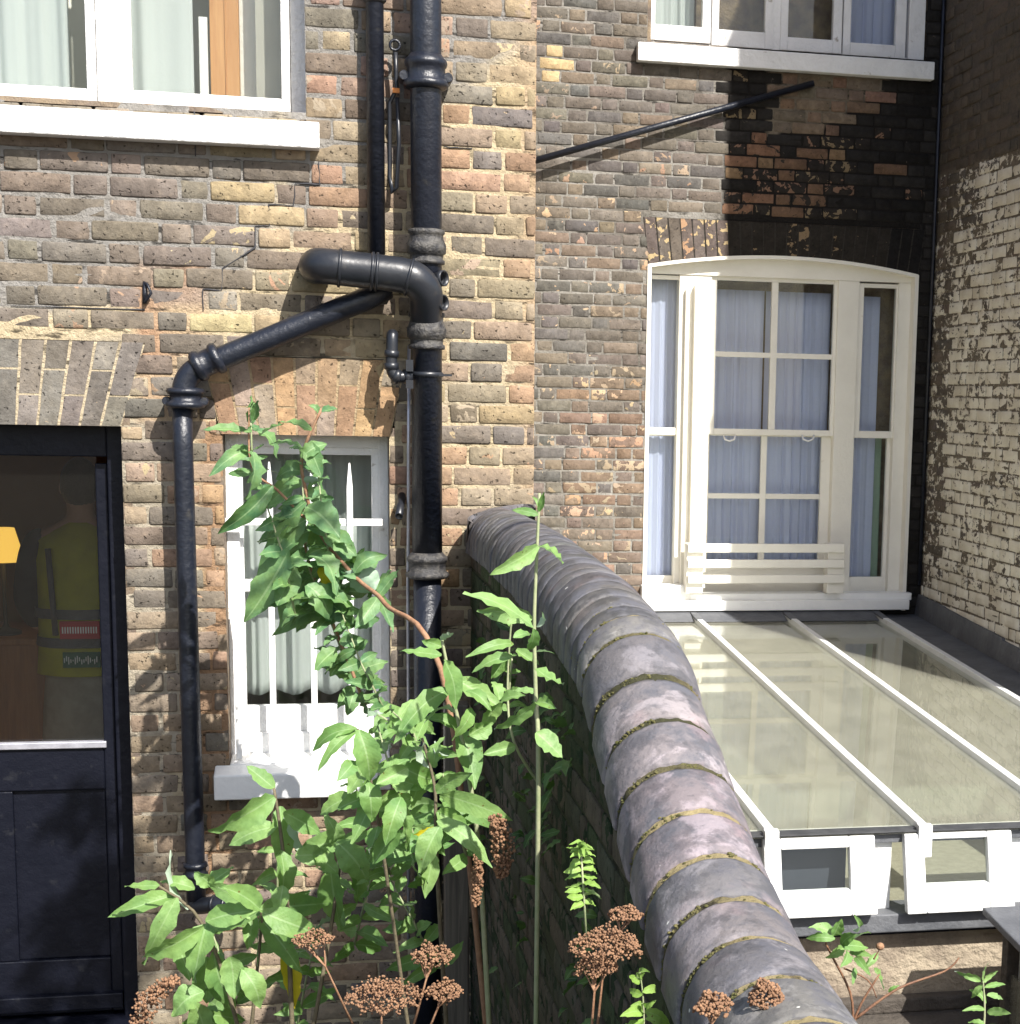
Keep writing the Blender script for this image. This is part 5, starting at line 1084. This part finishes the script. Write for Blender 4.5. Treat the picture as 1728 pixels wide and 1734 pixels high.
bush('butterfly_bush', 'broad bright green butterfly bush shoots beside the post and mossy wall', 'shrub', P(790, 1700, 4.1), R1, 3.95, 9,
  [([(830, 1760, 4.0), (812, 1450, 3.95), (795, 1320, 3.95), (778, 1230, 3.95), (765, 1165, 3.95), (748, 1080, 3.95)], .007), ([(915, 1330, 4.0), (870, 1255, 3.95), (860, 1160, 4.0), (868, 1030, 4.0)], .004)], 'leaf',
  [([(860, 1200, 4.05), (868, 1110, 4.05)], 4, .05, .025), ([(720, 1300, 4.2), (700, 1240, 4.2), (660, 1200, 4.2)], 6, .12, .05)])
S1 = [(912, 872, 868, 855, 16), (912, 866, 927, 830, 12), (914, 868, 904, 836, 10), (912, 925, 828, 957, 34), (915, 925, 954, 948, 34), (904, 1062, 785, 985, 44), (902, 1048, 812, 1012, 38), (905, 1065, 893, 1096, 24), (910, 1062, 921, 1034, 14), (908, 1104, 938, 1100, 8), (908, 1190, 842, 1230, 34), (907, 1172, 868, 1166, 20), (908, 1132, 952, 1156, 42), (908, 1240, 956, 1274, 44), (908, 1190, 940, 1196, 24)]
bush('butterfly_bush', 'single tall pale butterfly bush stem rising past the purple coping', 'shrub', P(915, 1500, 3.5), S1, 3.45, 13,
  [([(905, 2000, 3.6), (912, 1330, 3.45), (908, 1190, 3.45), (905, 1060, 3.45), (909, 950, 3.45), (914, 835, 3.45)], .0058)], 'leaf')
C1 = [(725, 1290, 698, 1252, 28), (728, 1300, 722, 1246, 26, 'p'), (735, 1322, 662, 1290, 40), (605, 1234, 528, 1262, 30), (606, 1236, 530, 1290, 24), (608, 1236, 628, 1314, 50), (625, 1325, 622, 1385, 42), (645, 1312, 692, 1278, 32), (650, 1312, 722, 1332, 36), (740, 1342, 792, 1288, 32), (745, 1345, 868, 1377, 44), (745, 1352, 848, 1398, 40), (740, 1370, 678, 1392, 38), (740, 1375, 792, 1402, 38), (740, 1390, 842, 1442, 38), (745, 1400, 712, 1470, 46), (735, 1445, 714, 1512, 32),
  (700, 1350, 638, 1372, 34), (680, 1350, 650, 1424, 42), (620, 1350, 570, 1364, 32), (600, 1350, 542, 1372, 36), (640, 1400, 628, 1442, 40), (760, 1280, 738, 1250, 34, 'p'), (715, 1320, 690, 1360, 34), (730, 1410, 690, 1440, 34), (690, 1300, 640, 1330, 36), (735, 1300, 755, 1240, 30), (660, 1360, 700, 1420, 34), (620, 1300, 590, 1340, 40), (600, 1290, 575, 1320, 30), (700, 1400, 760, 1430, 36), (745, 1410, 700, 1408, 20, 'y'), (640, 1330, 600, 1420, 42), (672, 1400, 640, 1460, 40), (700, 1440, 726, 1490, 30, 'p')]
bush('butterfly_bush', 'dense bushy butterfly bush clump covering the right end of lower sill', 'shrub', P(700, 1800, 4.0), C1, 3.8, 17,
  [([(760, 1800, 4.1), (742, 1500, 3.85), (738, 1400, 3.8), (736, 1330, 3.8), (715, 1250, 3.8)], .006), ([(700, 1800, 4.0), (650, 1450, 3.9), (630, 1330, 3.85), (606, 1234, 3.85)], .005)], 'leaf',
  [([(720, 1480, 4.0), (690, 1380, 4.05), (660, 1300, 4.05), (640, 1230, 4.1)], 12, .12, .05), ([(660, 1480, 4.1), (620, 1380, 4.1), (590, 1300, 4.1)], 9, .11, .045), ([(740, 1640, 4.3), (700, 1560, 4.3), (650, 1470, 4.3)], 9, .12, .05), ([(600, 1600, 4.5), (620, 1520, 4.5), (640, 1440, 4.5)], 8, .12, .05), ([(790, 1450, 3.85), (770, 1380, 3.85), (750, 1310, 3.85)], 7, .10, .04), ([(640, 1210, 4.3), (690, 1240, 4.3), (720, 1200, 4.3)], 6, .11, .045)], smat='darkwood')
L1 = [(465, 1336, 416, 1290, 32), (465, 1350, 356, 1402, 54), (475, 1365, 464, 1464, 46), (487, 1372, 516, 1452, 44, 'p'), (470, 1400, 388, 1424, 42), (575, 1425, 500, 1432, 52), (570, 1425, 630, 1482, 58), (570, 1430, 544, 1368, 32), (575, 1440, 602, 1522, 48), (560, 1470, 572, 1562, 52), (530, 1440, 574, 1474, 40), (475, 1440, 470, 1520, 44), (480, 1500, 470, 1545, 34), (500, 1450, 560, 1440, 40), (480, 1375, 545, 1400, 40),
  (270, 1500, 210, 1498, 22), (300, 1515, 186, 1554, 36), (300, 1520, 238, 1618, 46), (345, 1570, 238, 1602, 46), (350, 1565, 324, 1654, 60), (348, 1560, 424, 1546, 46), (350, 1560, 432, 1530, 44), (320, 1540, 288, 1428, 32, 'p'), (440, 1545, 358, 1572, 38), (445, 1545, 542, 1582, 50), (440, 1555, 502, 1644, 42), (440, 1550, 436, 1628, 20, 'p'), (430, 1550, 418, 1602, 32), (440, 1540, 378, 1480, 42), (420, 1530, 348, 1490, 38), (445, 1545, 532, 1500, 46), (440, 1540, 562, 1530, 52),
  (350, 1620, 340, 1692, 54), (362, 1612, 372, 1704, 50), (390, 1620, 402, 1684, 46), (345, 1680, 290, 1712, 52), (480, 1600, 508, 1692, 38, 'y'), (350, 1500, 400, 1470, 34), (330, 1505, 270, 1490, 30), (360, 1500, 330, 1470, 30), (300, 1600, 330, 1650, 40), (330, 1700, 360, 1760, 50), (410, 1640, 440, 1700, 44)]
bush('butterfly_bush', 'lowest sprawling butterfly bush with large bright leaves at the foot of black drainpipe', 'shrub', P(420, 1850, 4.2), L1, 4.15, 23,
  [([(500, 1900, 4.2), (488, 1560, 4.15), (478, 1430, 4.15), (464, 1335, 4.15)], .007), ([(420, 1800, 4.2), (445, 1550, 4.15)], .006), ([(420, 1800, 4.2), (350, 1575, 4.15), (262, 1496, 4.15)], .006), ([(520, 1800, 4.2), (572, 1500, 4.2), (570, 1420, 4.2)], .006)], 'leaf',
  [([(480, 1640, 4.4), (470, 1500, 4.35), (470, 1400, 4.3)], 7, .11, .05), ([(400, 1700, 4.4), (360, 1580, 4.35)], 5, .12, .05), ([(560, 1560, 4.4), (575, 1440, 4.35)], 6, .11, .045), ([(330, 1760, 4.3), (360, 1690, 4.3), (400, 1640, 4.3)], 7, .12, .055), ([(500, 1760, 4.5), (520, 1650, 4.5), (540, 1570, 4.5)], 8, .12, .05)], smat='darkwood')
# dried flower heads
def dried(px, py, Y, w, h, seed, label, stem_to, flat=.55):
    rng = random.Random(seed); c = P(px, py, Y); R_ = w / 2 / F * Y; Hh = h / 2 / F * Y; th = thing('dried_flower', label, 'flower', tuple(P(*stem_to, Y)), 'dried brown flower heads')
    q = MB(); w, h = w * 1.15, h * 1.15; R_ *= 1.15; Hh *= 1.15; n = int(260 * (w * h / 4000.0) + 150); r_ = .0024
    for k in range(n):
        a = rng.uniform(0, 6.28); rr = math.sqrt(rng.random()) * R_; z = Hh * (1 - (rr / R_) ** 2) * rng.uniform(.3, 1) * (1 if rng.random() < .8 else -.6)
        lump = .55 * Hh * noise.noise(Vector((math.cos(a) * rr * 60, math.sin(a) * rr * 60, seed)))
        q.ball((c.x + math.cos(a) * rr, c.y + math.sin(a) * rr * .8, c.z + z + lump), r_ * rng.uniform(.6, 1.3), 6, 4, (1, 1, .9))
    q.build('flower_head', M['dry'], th); q = MB(); s0 = P(*stem_to, Y)
    for k in range(7):
        a = rng.uniform(0, 6.28); e = c + Vector((math.cos(a) * R_ * .6, math.sin(a) * R_ * .5, 0)); mid = s0.lerp(c, .7); q.tube([s0, mid, e], [.0028, .002, .001], 5)
    q.build('stalk', M['bark'], th)
DR = [(530, 1592, 3.3, 62, 34, 'small dried brown flower head touching the yellow leaf', (600, 1740)), (732, 1622, 3.0, 66, 44, 'dried brown flower head in the dark between soil pipe and post', (700, 1740)), (752, 1682, 3.0, 60, 40, 'lower dried brown flower head left of the mossy wall foot', (720, 1760)),
  (650, 1690, 3.0, 120, 60, 'widest dried brown flower head at the bottom edge, left of centre', (640, 1790)), (1026, 1606, 2.7, 116, 66, 'largest round dried brown flower head in front of the mossy wall', (1010, 1760)), (1060, 1550, 2.75, 56, 30, 'small dried brown flower head against the purple coping', (1030, 1640)), (1010, 1640, 2.7, 70, 40, 'dried brown flower head tucked just under the largest one', (1000, 1770)),
  (1208, 1706, 2.2, 64, 50, 'dried brown flower head lying over the coping at bottom edge', (1200, 1800)), (1298, 1690, 2.25, 60, 60, 'dried brown flower head beside a fresh green leaf on the coping', (1300, 1790)), (1316, 1722, 2.25, 60, 40, 'lowest dried brown flower head on the coping at right', (1320, 1800))]
for i, r in enumerate(DR): dried(r[0], r[1], r[2], r[3], r[4], 40 + i, r[5], r[6])
def spike(pts, Y, w, seed, label):
    rng = random.Random(seed); th = thing('dried_flower', label, 'flower', tuple(P(*pts[0], Y)), 'dried brown flower heads'); q = MB(); ps = smooth([P(a, b, Y) for a, b in pts], 8); R_ = w / 2 / F * Y
    for k in range(420):
        i = rng.randrange(len(ps)); t = i / len(ps); r = R_ * (.5 + .7 * math.sin(math.pi * min(1, t * .9 + .1))) * math.sqrt(rng.random()); a = rng.uniform(0, 6.28)
        q.ball(ps[i] + Vector((math.cos(a) * r, math.sin(a) * r, rng.uniform(-.008, .008))), .0036 * rng.uniform(.6, 1.3), 6, 4)
    q.build('flower_head', M['dry'], th); q = MB(); q.tube(ps, .002, 5); q.build('stalk', M['bark'], th)
spike([(842, 1385), (852, 1430), (850, 1482)], 3.75, 36, 60, 'hanging dried orange brown flower spike below the centre clump')
spike([(812, 1445), (808, 1490), (806, 1528)], 3.75, 18, 61, 'thin dried orange brown flower spike hanging beside the post')
spike([(290, 1660), (255, 1690), (235, 1740)], 3.9, 44, 62, 'dried brown flower spike at the bottom left by the door corner')
# seedlings
rng = random.Random(5); sd1 = thing('seedling', 'pale lime green seedling with paired leaves standing before the dark mossy wall', 'plant', tuple(P(992, 1560, 2.9))); q = MB()
for k in range(9):
    y = 1530 - k * 11.5; w = 22 + 8 * math.sin(k * .35 + .4); c = P(989 - k * .6, y, 2.9)
    for sg in (-1, 1): leaf(q, c, P(989 - k * .6 + sg * w * rng.uniform(.75, 1.1), y + rng.uniform(-4, 7), 2.9 - rng.uniform(-.02, .03)), 13 / F * 2.9, rng, hint=(rng.gauss(.2, .3), -.6, .8))
for k in range(10): a = k * .63; leaf(q, P(983, 1440, 2.9), P(983 + 22 * math.cos(a), 1440 - 6 + 14 * math.sin(a), 2.87 + .03 * math.sin(a * 3)), 8 / F * 2.9, rng, hint=(0, -.7, .7))
q.build('foliage', M['lime'], sd1); q = MB(); q.tube([P(994, 1600, 2.9), P(990, 1530, 2.9), P(984, 1438, 2.9)], .002, 6); q.build('stem', M['stem'], sd1)
bush('seedling', 'small round-leaved green plant at the bottom edge between flower head and coping', 'plant', P(1090, 1790, 2.6), [(1085, 1660, 1100, 1640, 16), (1085, 1665, 1065, 1650, 16), (1088, 1680, 1110, 1665, 18), (1088, 1685, 1065, 1675, 18), (1090, 1700, 1112, 1690, 18), (1090, 1705, 1068, 1700, 18), (1092, 1712, 1138, 1718, 26), (1090, 1715, 1050, 1708, 24), (1094, 1725, 1130, 1745, 26), (1090, 1728, 1050, 1740, 26), (1086, 1658, 1080, 1636, 14)], 2.6, 31, [([(1092, 1800, 2.6), (1090, 1700, 2.6), (1084, 1645, 2.6)], .002)], 'lime', jy=.03)
RZ = [(1410, 1580, 1376, 1556, 26), (1412, 1585, 1425, 1552, 26), (1415, 1590, 1365, 1590, 20), (1425, 1600, 1450, 1575, 26), (1425, 1602, 1470, 1598, 26), (1430, 1605, 1400, 1620, 22), (1440, 1610, 1475, 1620, 20), (1435, 1612, 1430, 1640, 22), (1450, 1620, 1470, 1650, 18), (1465, 1640, 1490, 1610, 16), (1480, 1640, 1500, 1665, 18), (1505, 1680, 1525, 1668, 10), (1445, 1575, 1442, 1550, 14), (1448, 1590, 1480, 1572, 14), (1450, 1640, 1440, 1660, 14), (1310, 1690, 1350, 1665, 34), (1300, 1695, 1260, 1690, 12), (1320, 1705, 1372, 1715, 20)]
rs = bush('rose_bush', 'thin red-stemmed rose with a few green leaves and one hip, before the render wall', 'shrub', P(1440, 1800, 2.9), RZ, 2.9, 33, [([(1440, 1800, 2.9), (1450, 1720, 2.9), (1490, 1650, 2.9)], .0035), ([(1445, 1740, 2.9), (1440, 1680, 2.9), (1400, 1600, 2.9), (1405, 1580, 2.9)], .003), ([(1450, 1725, 2.9), (1520, 1675, 2.9), (1600, 1645, 2.9), (1625, 1622, 2.9)], .003), ([(1430, 1640, 2.9), (1470, 1660, 2.9), (1485, 1690, 2.9)], .002), ([(1480, 1625, 2.9), (1490, 1608, 2.9)], .002)], 'leaf', smat='rosestem', jy=.04)
q = MB(); q.ball(P(1491, 1603, 2.9), .0085, 10, 8, (1, 1, .9)); q.build('rose_hip', M['dry'], rs)
bush('rose_bush', 'narrow-leaved shrub shoots crossing the dark outhouse post at lower right', 'shrub', P(1700, 1800, 2.9), [(1662, 1662, 1618, 1638, 16), (1664, 1664, 1690, 1640, 14), (1666, 1662, 1672, 1628, 12), (1668, 1672, 1705, 1662, 12), (1672, 1685, 1700, 1690, 14), (1670, 1700, 1640, 1675, 16), (1668, 1710, 1630, 1700, 12), (1672, 1715, 1712, 1708, 18), (1668, 1735, 1640, 1730, 14), (1668, 1740, 1722, 1738, 16), (1664, 1668, 1650, 1690, 14)], 2.9, 35, [([(1660, 1800, 2.9), (1668, 1720, 2.9), (1665, 1655, 2.9)], .003)], 'leaf', jy=.04)
# dark self-sown growth on the shaded face of the garden wall
rng = random.Random(99); q = MB()
for k in range(330):
    Y = rng.uniform(2.6, 5.6); c = crown(Y); z = c.z - .25 - abs(rng.gauss(0, .5)); 
    if noise.noise(Vector((Y * 2.2, z * 2.6, 3))) < .02: continue
    b = Vector((c.x - .125, Y, z)); d = Vector((-rng.uniform(.2, .9), rng.uniform(-.8, .3), rng.uniform(-.8, .4))).normalized(); l = rng.uniform(.02, .06); leaf(q, b, b + d * l, l * .45, rng, hint=(-1, -.4, .5))
o = q.build('wall_growth', M['ivy']); setp(o, 'dark green ivy and moss growth on the shaded face of garden wall', 'ivy', None, 'stuff')

# unseen branch added so that its leaves dapple the door and the pier beside it
def tosun(x, y, t): p_ = P(x, y, YA); return p_ + SUN * t
rng = random.Random(123); ob = thing('shade_branch', 'unseen leafy branch added above the yard to dapple shade onto door and drainpipe', 'branch', tuple(tosun(150, 1300, 5.3))); q = MB(); L_ = []
for k in range(3000):
    x, y = rng.uniform(-160, 385), rng.uniform(1040, 1760)
    edge = 1330 - (x - 0) * .42 if x < 205 else 1390 - (x - 200) * 1.75
    if y < edge + 40 * noise.noise(Vector((x * .02, y * .02, 1))): continue
    if x > 318 and y > 1290: continue
    if noise.noise(Vector((x * .009, y * .006, 7.7))) > .16: continue
    if len(L_) > (330): break
    b = tosun(x, y, rng.uniform(5.0, 5.6)); L_.append(b); d = Vector((rng.gauss(-.4, .5), rng.gauss(0, .5), rng.gauss(-.7, .3))).normalized(); leaf(q, b, b + d * rng.uniform(.08, .14), rng.uniform(.03, .045), rng)
q.build('foliage', M['leaf'], ob); q = MB(); root = tosun(500, 1300, 5.6) + Vector((1.2, -.3, .5)); q.tube([root, tosun(330, 1350, 5.4), tosun(100, 1480, 5.3), tosun(-60, 1600, 5.3)], [.02, .014, .009, .004], 8)
for b in L_[::9]:
    q.tube([min((tosun(330, 1350, 5.4), tosun(100, 1480, 5.3), tosun(-60, 1600, 5.3), tosun(210, 1420, 5.35)), key=lambda p_: (p_ - b).length), b], [.004, .0015], 5)
q.build('bough', M['bark'], ob)
